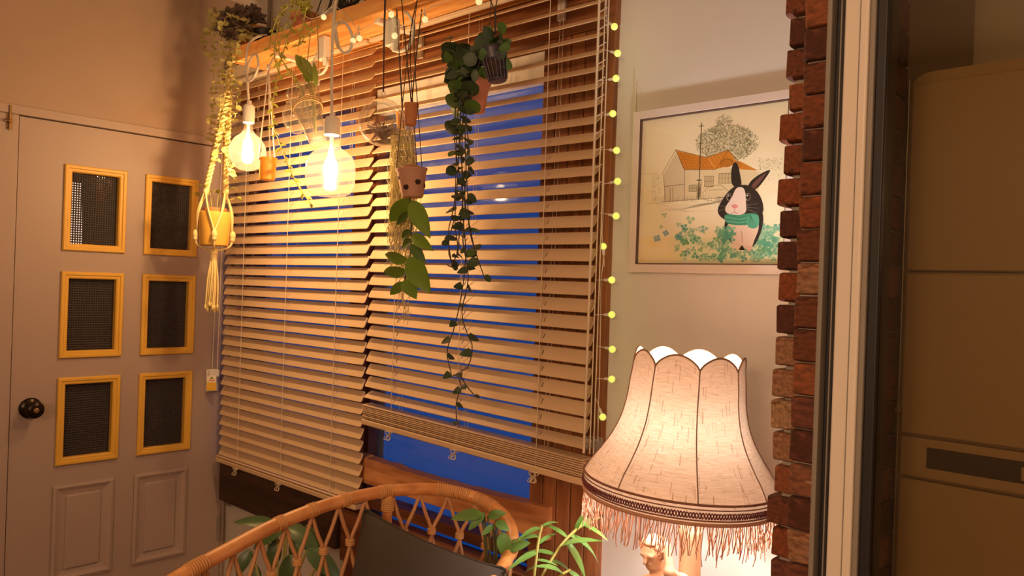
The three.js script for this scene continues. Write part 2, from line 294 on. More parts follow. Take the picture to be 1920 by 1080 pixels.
// ---------------------------------------------------------------- brick pier and the sliding glass door
{
  const w = struct('wall_pier');
  part('mortar', [box(2.619, 2.76, 0, H, 0, .448), box(2.655, 2.76, 0, H, .448, .49)], M.mortar, w);
  const variants = [];
  for (let k = 0; k < 6; k++) {
    const g = new RoundedBoxGeometry(1, 1, 1, 4, .09), p = g.attributes.position;
    for (let i = 0; i < p.count; i++) { const x = p.getX(i), y = p.getY(i), z = p.getZ(i), a = .07; p.setXYZ(i, x + a * noise.noise(x * 2.3 + k * 9, y * 2.3, z * 2.3), y + a * .6 * noise.noise(x * 2.3, y * 2.3 + k * 7, z * 2.3 + 4), z + a * noise.noise(x * 2.3 + 8, y * 2.3, z * 2.3 + k * 5)); }
    variants.push(mergeVertices(g)); variants[k].computeVertexNormals();
  }
  const lay = (x0, x1, y0, y1, z0, z1, turn) => {
    const m = new THREE.Mesh(variants[rnd() * 6 | 0], M.bricks[rnd() * M.bricks.length | 0]); m.castShadow = m.receiveShadow = true;
    const t = Math.max(0, Math.min(1, (1.62 - (y0 + y1) / 2) / .5)); if (rnd() < .7 * t) m.material = M.palebricks[rnd() * M.palebricks.length | 0]; else m.material = M.bricks[rnd() * M.bricks.length | 0];
    m.scale.set(x1 - x0, y1 - y0, z1 - z0); m.position.set((x0 + x1) / 2, (y0 + y1) / 2, (z0 + z1) / 2); m.rotation.z = rr(-turn, turn); m.name = numbered('wall_pier/brick').split('/').pop(); w.add(m);
  };
  const pitch = .0496;
  for (let i = 0; i < 28; i++) {
    const y = .76 + i * pitch;
    lay(2.606 + rr(-.006, .006), 2.651, y + .002, y + pitch - .002 - rr(0, .003), .33, .462 + rr(-.003, .003), .02);
    lay(2.6495 + rr(-.001, .001), 2.765, y + .013, y + .013 + pitch - .0012, .38, .500 + rr(-.0015, .0015), .008);
  }
  const d = struct('door_2');
  const post = (n, a, b, z0, z1, m, r = .002) => part(n, box(a, b, .03, 2.36, z0, z1, r), m, d);
  post('track_edge', 2.7345, 2.741, .52, .622, M.upvcGrey); post('gasket', 2.741, 2.7565, .54, .606, M.black); post('track_lip', 2.7485, 2.7505, .6, .612, M.upvcGrey, .0005);
  post('stile', 2.7565, 2.787, .56, .62, M.upvc, .003); post('stile_lip', 2.776, 2.7772, .615, .6212, M.upvcGrey, .0004); post('stile_edge', 2.787, 2.794, .56, .616, M.upvcGrey); post('gasket', 2.794, 2.807, .57, .611, M.black);
  post('stile', 3.9, 3.96, .56, .62, M.upvc, .003);
  part('rail', box(2.7565, 3.96, 2.36, 2.44, .53, .63, .003), M.upvc, d); part('rail', box(2.7345, 3.96, 0, .03, .53, .63, .003), M.upvc, d);
  part('pane', box(2.807, 3.9, .03, 2.36, .598, .604), M.doorGlass, d);
  part('infill', [box(3.96, 4.7, 0, H, .54, .64), box(2.72, 3.96, 2.44, H, .54, .64)], M.wall, d);
  // tall brown shape seen in the glass, built as a cupboard behind it
  const c = thing('cupboard_shape', V(3.3, 0, .1), 'tall brown cupboard shape with a rounded top corner seen in the sliding glass door', 'cupboard');
  const sh = new THREE.Shape(); const x0 = 2.768, x1 = 3.9, y1 = 1.815, y0 = 0, r = .032; sh.moveTo(x0, y0); sh.lineTo(x1, y0); sh.lineTo(x1, y1); sh.lineTo(x0 + r, y1 - .012); sh.quadraticCurveTo(x0, y1 - .012, x0, y1 - r - .012); sh.closePath();
  part('body', uvBox(new THREE.ExtrudeGeometry(sh, { depth: .38, bevelEnabled: false }).translate(0, 0, .005)), M.cabinet, c);
  const f = (n, a, b, e, h, m = M.cabinet, z = .40) => part(n, box(a, b, e, h, .38, z, .003), m, c);
  f('upper_door', 2.775, 3.3, 1.509, 1.785); f('upper_door', 3.304, 3.88, 1.509, 1.785);
  f('lower_door', 2.775, 3.3, 1.270, 1.505); f('lower_door', 3.304, 3.88, 1.270, 1.505);
  const dr = f('drawer', 2.775, 3.88, 1.208, 1.266); part('grip_recess', box(2.812, 3.5, 1.224, 1.254, .398, .4015, .001), M.cabinetSeam, dr);
  part('catch', box(2.930, 2.936, 1.229, 1.247, .40, .406, .001), M.cabinet, dr);
  f('base_door', 2.775, 3.3, .05, 1.204); f('base_door', 3.304, 3.88, .05, 1.204);
  const lr = thing('bright_strip', V(2.773, 0, .41), 'thin bright upright strip seen at the left edge of the sliding glass door', 'rail');  // thin bright line seen in the glass, built as a steel strip
  part('strip', bar(V(2.773, .0, .406), V(2.773, 1.79, .406), .0013), M.steel, lr); part('clip', box(2.770, 2.776, 1.30, 1.308, .401, .411, .001), M.steel, lr);
}
// ---------------------------------------------------------------- shelf and blinds
{
  const s = thing('wall_shelf', V(1.1, 2.25, 0), 'long orange pine shelf plank across the top of the blinds, carrying pots and string lights', 'shelf');
  const g = new THREE.BoxGeometry(1.62, .05, .2, 60, 3, 6), p = g.attributes.position;
  for (let i = 0; i < p.count; i++) { const x = p.getX(i), e = Math.abs(p.getY(i)) > .02 && p.getZ(i) > .09; p.setY(i, p.getY(i) + (e ? .006 * noise.noise(x * 9, 3, 2) : 0)); p.setZ(i, p.getZ(i) + (p.getZ(i) > .09 ? .006 * noise.noise(x * 6, p.getY(i) * 40, 7) : 0)); }
  g.computeVertexNormals(); g.translate(1.175, 2.285, .128); part('plank', uvBox(g, 1, 0), M.pine, s);
  for (const x of [.62, 1.2, 1.78]) part('bracket', [box(x - .012, x + .012, 2.245, 2.262, .02, .2, .003), box(x - .012, x + .012, 2.18, 2.262, .02, .032, .003)], M.white, s);
}
const WID = .0372;
function slatShape(len, slots) {
  const r = .008, a = len / 2, b = WID / 2, s = new THREE.Shape();
  s.moveTo(-a + r, -b); s.lineTo(a - r, -b); s.quadraticCurveTo(a, -b, a, -b + r); s.lineTo(a, b - r); s.quadraticCurveTo(a, b, a - r, b); s.lineTo(-a + r, b); s.quadraticCurveTo(-a, b, -a, b - r); s.lineTo(-a, -b + r); s.quadraticCurveTo(-a, -b, -a + r, -b);
  for (const x of slots) { const h = new THREE.Path(), w = .0022, l = .0075; h.moveTo(x - w, -l); h.lineTo(x - w, l); h.lineTo(x + w, l); h.lineTo(x + w, -l); h.closePath(); s.holes.push(h); }
  const g = new THREE.ExtrudeGeometry(s, { depth: .0022, bevelEnabled: true, bevelThickness: .0004, bevelSize: .0004, bevelSegments: 1, curveSegments: 4 }); g.translate(0, 0, -.0011);
  return clean(g);
}
function blind(x0, x1, ys, tiltOf, slopeOf, stack, bottom, cords, label) {
  const Z = .06, xc = (x0 + x1) / 2, t = thing('venetian_blind', V(xc, bottom, Z), label, 'blind', 'wooden venetian blinds');
  const shape = slatShape(x1 - x0, cords.map(c => c - xc));
  const slat = (y, tilt, slope, dz = 0) => { const m = new THREE.Mesh(shape, M.slat); m.castShadow = m.receiveShadow = true; m.rotation.order = 'ZXY'; m.rotation.set((90 + tilt) * D2R, 0, slope); m.position.set(rr(-.0015, .0015), y - bottom, dz); m.name = numbered(t.name + '/slat').split('/').pop(); t.add(m); };
  for (const y of ys) slat(y, tiltOf(y) + rr(-1, 1), slopeOf(y));
  for (let i = 0; i < stack; i++) slat(bottom + .026 + i * .0058, rr(-2, 2) + 3, slopeOf(bottom), rr(-.002, .002));
  const rl = new RoundedBoxGeometry(x1 - x0, .018, WID + .004, 2, .004); rl.rotateZ(slopeOf(bottom)); rl.translate(xc, bottom + .011, Z); part('bottom_rail', rl, M.slat, t);
  part('headrail', [box(x0, x1, 2.262, 2.32, .03, .092, .003), box(x0, x1, 2.246, 2.258, .084, .1, .002)], M.rail, t);
  for (const c of cords) {
    part('ladder_cord', [bar(V(c, bottom, Z + .016), V(c, 2.26, Z + .021), .0011, .0011, 5)], M.cord, t);
    part('ladder_cord', [bar(V(c, bottom, Z - .016), V(c, 2.26, Z - .021), .0009, .0009, 5), bar(V(c + .014, bottom, Z - .014), V(c + .014, 2.26, Z - .019), .0009, .0009, 5)], M.cord, t);
    const y = bottom + slopeOf(bottom) * (c - xc), k = []; for (let i = 0; i < 26; i++) { const a = i * 1.1; k.push(V(c + .011 * Math.sin(a) + .006 * Math.sin(a * 2.3), y - .008 + .014 * Math.cos(a * .83), Z + .026 + .005 * Math.sin(a * 1.7))); }
    part('cord_knot', tube(k, .0011, 130, 5), M.cord, t);
  }
  return t;
}
const seq = (a, b, p) => { const o = []; for (let y = a; y <= b; y += p) o.push(y); return o; };
const cordX = ps => ps.map(([x, y]) => onZ(x, y, .081).x);
{
  const L = blind(.045, 1.010, seq(.7535, 2.24, .0411), y => lerp(66, 52, Math.max(0, Math.min(1, (y - 1.4) / .7))), y => lerp(.006, -.004, (y - .75) / 1.4), 1, .706, cordX([[450, 650], [531, 650], [625, 650]]), 'left venetian blind with cream slats hanging lower, beside the grey door');
  const R = blind(1.028, 1.945, seq(1.0865, 2.24, .04255), y => y < 1.1 ? 30 : lerp(61, 33, Math.max(0, Math.min(1, (y - 1.5) / .55))), y => lerp(-.026, -.006, Math.min(1, (y - .98) / .5)), 8, .985, cordX([[735.5, 640], [859, 640], [1010, 640]]), 'right venetian blind with cream slats bunched at its raised bottom edge, beside the rabbit painting');
  for (const [x, z, r] of [[1.952, .088, .0032], [1.966, .082, .0016], [1.972, .075, .0016]]) part('lift_cord', bar(V(x, 1.06, z), V(x, 2.3, z), r, r, 6), M.cord, R);
  const rungs = []; for (let y = 1.72; y < 2.3; y += .043) rungs.push(bar(V(1.952, y, .088), V(1.970, y + .012, .078), .0014, .0014, 5)); part('cord_rung', rungs, M.cord, R, 'stuff');
  const clip = part('cord_clip', [box(1.945, 1.985, 1.065, 1.099, .05, .056, .003), box(1.945, 1.949, 1.065, 1.099, .056, .085, .001), box(1.981, 1.985, 1.065, 1.099, .056, .085, .001), box(1.945, 1.985, 1.078, 1.083, .056, .085, .001)], M.clear, R);
  part('screw', ball(V(1.965, 1.09, .058), .004, 1, 1, .5), M.steel, clip);
  // cord loop of the left blind, with its tensioner and tag at the door frame
  const cx = onZ(405, 690, .06), ct = [bar(V(.012, 1.07, .09), V(.012, 2.25, .075), .0016, .0016, 6), bar(V(.026, 1.07, .075), V(.026, 2.25, .07), .0016, .0016, 6)];
  part('lift_cord', ct, M.cord, L);
  const tn = part('cord_tensioner', [box(.004, .012, .99, 1.082, .062, .112, .002), box(.012, .032, 1.05, 1.08, .066, .106, .004), bar(V(.013, 1.064, .1), V(.03, 1.064, .1), .009, .009, 14)], M.white, L);
  const tc = document.createElement('canvas'); tc.width = 64; tc.height = 96; const q = tc.getContext('2d'); q.fillStyle = '#f2ead6'; q.fillRect(0, 0, 64, 96); q.fillStyle = '#e9b93a'; q.fillRect(0, 44, 64, 52); q.fillStyle = '#4a7a3a'; q.beginPath(); q.moveTo(32, 6); q.lineTo(44, 20); q.lineTo(20, 20); q.fill(); q.fillStyle = '#d8702a'; for (const x of [14, 24, 36, 46]) q.fillRect(x, 26, 7, 10); const tt = new THREE.CanvasTexture(tc); tt.colorSpace = THREE.SRGBColorSpace;
  const tg = new THREE.BoxGeometry(.038, .062, .001); tg.rotateY(.75); tg.translate(.036, 1.028, .102); part('paper_tag', tg, mat([1, 1, 1], .7, { map: tt }), tn);
}
// ---------------------------------------------------------------- string lights
function stringLights(label, spots, wirePts, z, glow) {
  const b0 = onZ(...spots[spots.length - 1], z), t = thing('string_lights', b0, label, 'string lights');
  const wp = wirePts.map(p => onZ(p[0], p[1], p[2] ?? z));
  part('wire', tube(wp, .0011, wp.length * 8, 5), M.whiteCord, t);
  spots.forEach(([x, y], i) => {
    const c = onZ(x, y, z), w = wp.reduce((a, p) => p.distanceTo(c) < a.distanceTo(c) ? p : a, wp[0]);
    const d = c.clone().sub(w); if (d.length() < .004 || d.length() > .05) d.set(.02, .002, .01); d.normalize();
    const bulb = part('bulb', ball(c, .0088, 1, 1, 1, 12), glow, t);
    part('bulb_cap', [bar(c.clone().addScaledVector(d, -.022), c.clone().addScaledVector(d, -.006), .003, .0045, 8), bar(c.clone().addScaledVector(d, -.05), c.clone().addScaledVector(d, -.02), .0009, .0012, 5)], M.whiteCord, bulb);
    const l = new THREE.PointLight(lin([.85, 1, .3]), .0008); l.position.copy(c); l.shadow.radius = .4; l.castShadow = true; l.name = 'string_light_point'; scene.add(l);
  });
}
M.fairy = mat([.6, .65, .3], .3, { emissive: lin([.72, .85, .12]), emissiveIntensity: .95 });
M.fairyPale = mat([.6, .6, .35], .3, { emissive: lin([1, .85, .4]), emissiveIntensity: .9 });
stringLights('greenish string lights hanging down the wall at the right edge of the blinds', [[1152, 50], [1158, 100], [1155, 147], [1149, 213], [1156, 282], [1158, 340], [1155, 405], [1131, 462], [1147, 525], [1147, 590], [1148, 655], [1147, 711], [1130, 782]],
  [[1137, -30], [1138, 40], [1139, 95], [1136, 150], [1134, 215], [1133, 280], [1132, 345], [1131, 400], [1129, 440], [1132, 480], [1127, 525], [1126, 590], [1125, 650], [1124, 710], [1122, 760], [1121, 830]], .06, M.fairy);
stringLights('string of pale lights trailing over the front of the pine shelf', [[607, 32], [662, 76], [674, 72], [734, 27], [740, 67], [797, 37], [898, 3]],
  [[560, 20, .2], [585, 35, .245], [607, 26, .255], [625, 12, .255], [655, 35, .255], [672, 55, .255], [700, 45, .25], [728, 20, .25], [742, 50, .25], [770, 40, .25], [796, 20, .25], [830, 5, .25], [870, -8, .25], [898, -10, .25], [940, -30, .25]], .258, M.fairyPale);
// thin cord left of the painting, its bright specks built as tiny balls
{
  const t = thing('specked_cord', onZ(1183, 470, .03), 'thin pale cord with tiny pale specks hanging down the wall just left of the rabbit painting', 'cord');
  part('cord', tube([onZ(1192, 150, .012), onZ(1189, 300, .012), onZ(1184, 470, .012)], .0014, 20, 5), M.cord, t);
  for (const y of [279, 292, 330, 342, 352, 372, 402, 440, 462]) part('pale_speck', ball(onZ(1192 - (y - 150) * .025, y, .013), .0032, 1, 1.3, 1, 8), M.whiteCord, t);
}
// ---------------------------------------------------------------- pendant lamps
function pendant(label, cord, sock, bulbProf, core, z) {
  const top = onZ(sock[0], sock[1], z), bot = onZ(sock[0], sock[2], z), h = top.y - bot.y, R = sock[3];
  const t = thing('pendant_lamp', V(bot.x, bot.y, bot.z), label, 'lamp', 'bare bulb pendant lamps');
  const cp = cord.map(p => onZ(p[0], p[1], p[2] ?? z)); cp.push(V(top.x, top.y + .01, z), V(top.x, top.y - .01, z));
  part('cord', tube(cp, .0042, cp.length * 8, 8), M.whiteCord, t);
  const s = part('socket', lathe([[0, h + .012], [.008, h + .012], [.009, h], [R * .75, h - .002], [R * .93, h - .008], [R, h - .02], [R, .002], [R * .9, 0], [0, 0]], bot, 32), M.white, t);
  part('bulb', lathe(bulbProf, bot, 40), M.bulbGlass, t);
  const f = part('filament', lathe(core, bot, 20), M.glow, t);
  part('filament_stem', [bar(V(bot.x, bot.y - .002, bot.z), V(bot.x, bot.y + core[0][1] + .001, bot.z), .006, .004, 10)], M.white, t);
  const yc = bot.y + (core[0][1] + core[core.length - 1][1]) / 2;
  const l = new THREE.PointLight(lin(PENDANT.color), PENDANT.cd); l.position.set(bot.x, yc, bot.z); l.castShadow = true; l.shadow.radius = .8; l.name = 'pendant_light'; scene.add(l);
  return t;
}
M.glow = mat([1, .9, .7], .4, { emissive: lin([1, .78, .42]), emissiveIntensity: 9 });
pendant('smaller round bulb pendant with white socket, beside the pale trailing plant', [[500, 66, .2], [485, 68, .24], [470, 78, .27], [463, 100], [462, 135], [466, 152], [476, 145], [484, 125], [482, 105], [474, 104, .29], [466, 120, .29], [463, 140, .29], [464.5, 165]], [466, 196, 231, .0195],
  [[.014, 0], [.015, -.022], [.024, -.036], [.044, -.052], [.058, -.075], [.0625, -.1], [.058, -.126], [.044, -.148], [.024, -.160], [0, -.164]].map(p => [p[0], p[1]]),
  [[0, -.045], [.008, -.05], [.015, -.06], [.017, -.08], [.012, -.096], [.017, -.108], [.019, -.122], [.014, -.134], [0, -.138]], .3);
pendant('larger rounded square bulb pendant with white socket on a thick straight cord', [[640, -30, .24], [630, 5, .28], [625, 40], [623, 90], [622, 150]], [622, 219, 254, .024],
  [[.0215, 0], [.0225, -.026], [.03, -.038], [.05, -.05], [.066, -.066], [.0725, -.086], [.0735, -.12], [.071, -.15], [.06, -.17], [.042, -.18], [.02, -.183], [0, -.184]],
  [[0, -.042], [.008, -.046], [.011, -.066], [.018, -.078], [.021, -.096], [.019, -.114], [.015, -.126], [.014, -.142], [.008, -.15], [0, -.152]], .3);
// plug connectors with a loop of cable
function connector(label, boxPx, loop, z) {
  const c = onZ(...boxPx, z), t = thing('cord_connector', c, label, 'connector', 'white cord connectors under the shelf');
  part('housing', [new RoundedBoxGeometry(.042, .078, .026, 3, .006).translate(c.x, c.y, c.z), bar(V(c.x + .012, c.y - .036, c.z), V(c.x + .012, c.y - .056, c.z), .012, .007, 14), new RoundedBoxGeometry(.03, .01, .02, 2, .003).translate(c.x, c.y + .041, c.z)], M.white, t);
  part('cable', tube(loop.map(p => onZ(p[0], p[1], p[2] ?? z)), .0048, loop.length * 7, 8), M.whiteCord, t);
  return t;
}
connector('white connector block with a small cable loop, under the shelf above the tilted glass cup', [607, 91], [[611, 105], [614, 120], [608, 134], [598, 139], [589, 130], [588, 117], [594, 106], [596, 98, .2]], .2);
connector('white connector block with a wide cable loop, under the shelf above the round glass globe', [736, 62], [[730, 72], [731, 85], [741, 95], [755, 95], [768, 84], [775, 66], [775, 45], [768, 30, .22], [760, 22, .2]], .22);
{
  const t = thing('cable_loop', onZ(650, 100, .26), 'grey white cable curled in an oval loop right of the large pendant cord', 'cable');
  part('cable', tube([[634, 90], [627, 60], [634, 44], [645, 42], [656, 55], [661, 75], [655, 96], [645, 99], [636, 88], [632, 70], [627, 30, .25], [632, 0, .24]].map(p => onZ(p[0], p[1], p[2] ?? .26)), .0042, 90, 8), M.whiteCord, t);
}
// ---------------------------------------------------------------- plants: shared leaves
const ORIGIN = V(0, 0, 0);
const unitLeaf = o => leaf(ORIGIN, V(0, 1, 0), V(0, 0, 1), 1, o.w, o);
const LEAF = {
  round: unitLeaf({ w: .95, bend: .15, cup: .12, th: .03, shape: t => Math.sin(Math.PI * Math.min(1, t * .93 + .07)) ** .55 }),
  heart: unitLeaf({ w: .85, bend: .2, cup: .1, th: .03, shape: t => Math.min(1, t * 9) ** .5 * (1 - t) ** .55 * 1.12 }),
  oval: unitLeaf({ w: .5, bend: .2, cup: .2, th: .03 }),
  fat: unitLeaf({ w: .45, bend: .3, cup: .3, th: .14 }),
  pointed: unitLeaf({ w: .42, bend: .15, cup: .25, th: .012, n: 9, shape: t => Math.sin(Math.PI * t ** .8) ** .9 }),
  long: unitLeaf({ w: .16, bend: .45, cup: .15, th: .008, n: 10, shape: t => Math.sin(Math.PI * Math.min(1, t * .96 + .04) ** .75) ** .8 }),
  broad: unitLeaf({ w: .48, bend: .35, cup: .18, th: .008, n: 9, shape: t => Math.sin(Math.PI * Math.min(1, t * .98 + .02) ** .85) ** .75 }),
};
function leafMesh(parent, kind, at, dir, up, size, m, name = 'leaf', wide = 1) {
  const y = dir.clone().normalize(); let x = y.clone().cross(up); if (x.lengthSq() < 1e-4) x = y.clone().cross(V(.3, .9, .2)); x.normalize(); const z = x.clone().cross(y);
  const q = new THREE.Mesh(LEAF[kind], m); q.quaternion.setFromRotationMatrix(new THREE.Matrix4().makeBasis(x, y, z)); q.scale.set(size * wide, size, size); q.castShadow = q.receiveShadow = true;
  const o = V(0, 0, 0); let p = parent; while (p && p !== scene) { o.add(p.position); p = p.parent; } q.position.copy(at).sub(o); q.name = numbered(parent.name + '/' + name).split('/').pop(); parent.add(q); return q;
}
const toCam = p => camera.position.clone().sub(p).normalize();
function potGeo(c, r0, r1, h, rim, wall = .004, tilt) { return lathe([[0, 0], [r0 * .92, 0], [r0, .003], [r1, h - rim], [r1 * 1.1, h - rim + .001], [r1 * 1.14, h - .002], [r1 * 1.1, h], [r1 * 1.02, h], [r1 * .98, h - .006], [r1 * .95, h * .8], [0, h * .8]], c, 36, tilt); }
const soilGeo = (c, r, tilt) => lathe([[0, .004], [r * .6, .002], [r, 0]], c, 20, tilt);
function vine(parent, pts, kind, m, stemM, step, size, { r = .0011, spread = .9, pair = false, down = .25, jitter = .3, name = 'leaf' } = {}) {
  const c = new THREE.CatmullRomCurve3(pts, false, 'centripetal'), L = c.getLength(), n = Math.max(2, L / step | 0);
  part('stem', new THREE.TubeGeometry(c, n * 2, r, 5), stemM, parent);
  for (let i = 1; i <= n; i++) {
    const t = i / n, p = c.getPointAt(t), tan = c.getTangentAt(t), a = i * 2.4 + rr(-.5, .5);
    for (const k of pair ? [0, Math.PI] : [0]) {
      const s = V(Math.cos(a + k), 0, Math.sin(a + k)), d = s.clone().multiplyScalar(spread).addScaledVector(tan, down).add(rdir(jitter));
      leafMesh(parent, kind, p, d, toCam(p).add(V(0, .8, 0)).add(rdir(.5)), size * rr(.75, 1.2), m, name, rr(.85, 1.1));
    }
  }
}
const hook = (p) => ball(p, .005);
// ---- dark rosette succulent in a terracotta pot on the left end of the shelf
{
  const c = onZ(473, 78, .17), b = V(c.x, 2.311, .17), t = thing('potted_succulent', b, 'dark rosette succulent in a small terracotta pot on the left end of the shelf', 'plant');
  part('pot', potGeo(b, .036, .047, .085, .024), M.terracotta, t); part('soil', soilGeo(V(b.x, b.y + .07, b.z), .044), M.soil, t);
  for (const [x, y, s, z] of [[484, 33, .055, .17], [468, 28, .065, .19], [450, 28, .075, .24], [432, 32, .07, .26], [422, 52, .06, .27], [440, 52, .06, .26], [454, 42, .06, .24], [432, 64, .05, .28], [476, 20, .05, .16]]) {
    const p = onZ(x, y, z); part('stem', tube([V(b.x, b.y + .07, b.z), V((b.x + p.x) / 2, Math.max(b.y + .09, p.y), (b.z + p.z) / 2), p], .0035, 10, 6), M.darkStem, t);
    const n = toCam(p).add(V(0, .5, 0)).normalize(), u = n.clone().cross(V(0, 1, 0)).normalize(), w = u.clone().cross(n);
    for (let k = 0; k < 14; k++) { const a = k * 2.4, e = .25 + .85 * (k / 14); leafMesh(t, 'fat', p, u.clone().multiplyScalar(Math.cos(a)).addScaledVector(w, Math.sin(a)).multiplyScalar(e).addScaledVector(n, 1 - e * .8), n, s * (.35 + .35 * k / 14), M.rosette, 'leaf', 1.3); }
  }
}
// ---- pale trailing plant over the shelf end
{
  const b = V(.452, 2.311, .15), t = thing('trailing_plant', b, 'pale trailing plant with tiny paired leaves spilling off the left shelf end', 'plant');
  part('pot', potGeo(b, .03, .04, .07, .02), M.black, t);
  const zs = [.25, .28, .3, .27, .26, .29, .24];
  [[[438, 52], [418, 30], [402, 34], [390, 60], [378, 70], [384, 92], [396, 104]], [[438, 52], [420, 25], [405, 40], [403, 110], [398, 190], [394, 262]], [[440, 54], [428, 30], [416, 60], [414, 140], [412, 230], [408, 300]], [[445, 56], [438, 58], [428, 90], [424, 170], [421, 250], [430, 300], [440, 338]], [[448, 60], [444, 72], [436, 110], [434, 190], [428, 245]], [[450, 62], [447, 80], [442, 115], [446, 170], [440, 225]], [[440, 52], [412, 20], [398, 24], [400, 50]]].forEach((q, i) => {
    vine(t, q.map((p, k) => k ? onZ(p[0], p[1], zs[i]) : V(b.x, b.y + .062, b.z)), 'round', M.paleLeaf, M.limeStem, .021, .02, { pair: true, r: .0012, spread: 1, down: -.1 });
  });
}
// ---- lime succulent vine, long, over the middle of the shelf
{
  const b = V(onZ(572, 30, .14).x, 2.311, .14), t = thing('succulent_vine', b, 'long yellow green succulent vine dangling from the shelf past both lit bulbs', 'plant');
  part('pot', potGeo(b, .034, .044, .08, .02), M.pinkPot, t); part('soil', soilGeo(V(b.x, b.y + .07, b.z), .04), M.soil, t);
  const s0 = V(b.x, b.y + .07, b.z), Z = .275;
  for (const [q, st, sz] of [[[[566, 2], [545, 55], [528, 110], [517, 160], [511, 200], [513, 236], [524, 266], [541, 312], [560, 350], [583, 382]], .019, .021], [[[563, -8], [530, 20], [518, 70], [514, 100], [519, 125], [529, 148]], .022, .019], [[[560, 0], [540, 40], [527, 70], [523, 98], [540, 130], [557, 156], [570, 178]], .024, .02], [[[575, 10], [568, 50], [560, 85], [575, 66], [594, 50]], .018, .02], [[[575, 4], [548, 8], [522, 30], [510, 62], [505, 90]], .02, .02]])
    vine(t, [s0, ...q.map(p => onZ(p[0], p[1], Z))], 'fat', M.limeLeaf, M.limeStem, st, sz, { r: .0021, spread: 1, down: .45, jitter: .2 });
  vine(t, [[524, 266], [530, 275], [545, 258]].map(p => onZ(p[0], p[1], Z)), 'fat', M.limeLeaf, M.limeStem, .03, .018, { r: .0018 });
}
// ---- dark wiry plant on the shelf, at the upper edge of the picture
{
  const p = onZ(640, -4, .2), b = V(p.x, 2.311, .18), t = thing('wiry_plant', b, 'dark wiry air plant sitting on the shelf above the large pendant', 'plant');
  part('mount', potGeo(b, .02, .03, .03, .008), M.black, t);
  for (let i = 0; i < 34; i++) { const a = i * 2.4, s = V(b.x + .015 * Math.cos(a), b.y + .028, b.z + .015 * Math.sin(a)), e = rr(.05, .12); part('frond', tube([s, V(s.x + e * .6 * Math.cos(a), s.y + e * .6, s.z + e * .6 * Math.sin(a)), V(s.x + e * Math.cos(a), s.y + e * rr(-.1, .6), s.z + e * Math.sin(a))], rr(.0012, .0024), 8, 5), M.darkStem, t); }
}
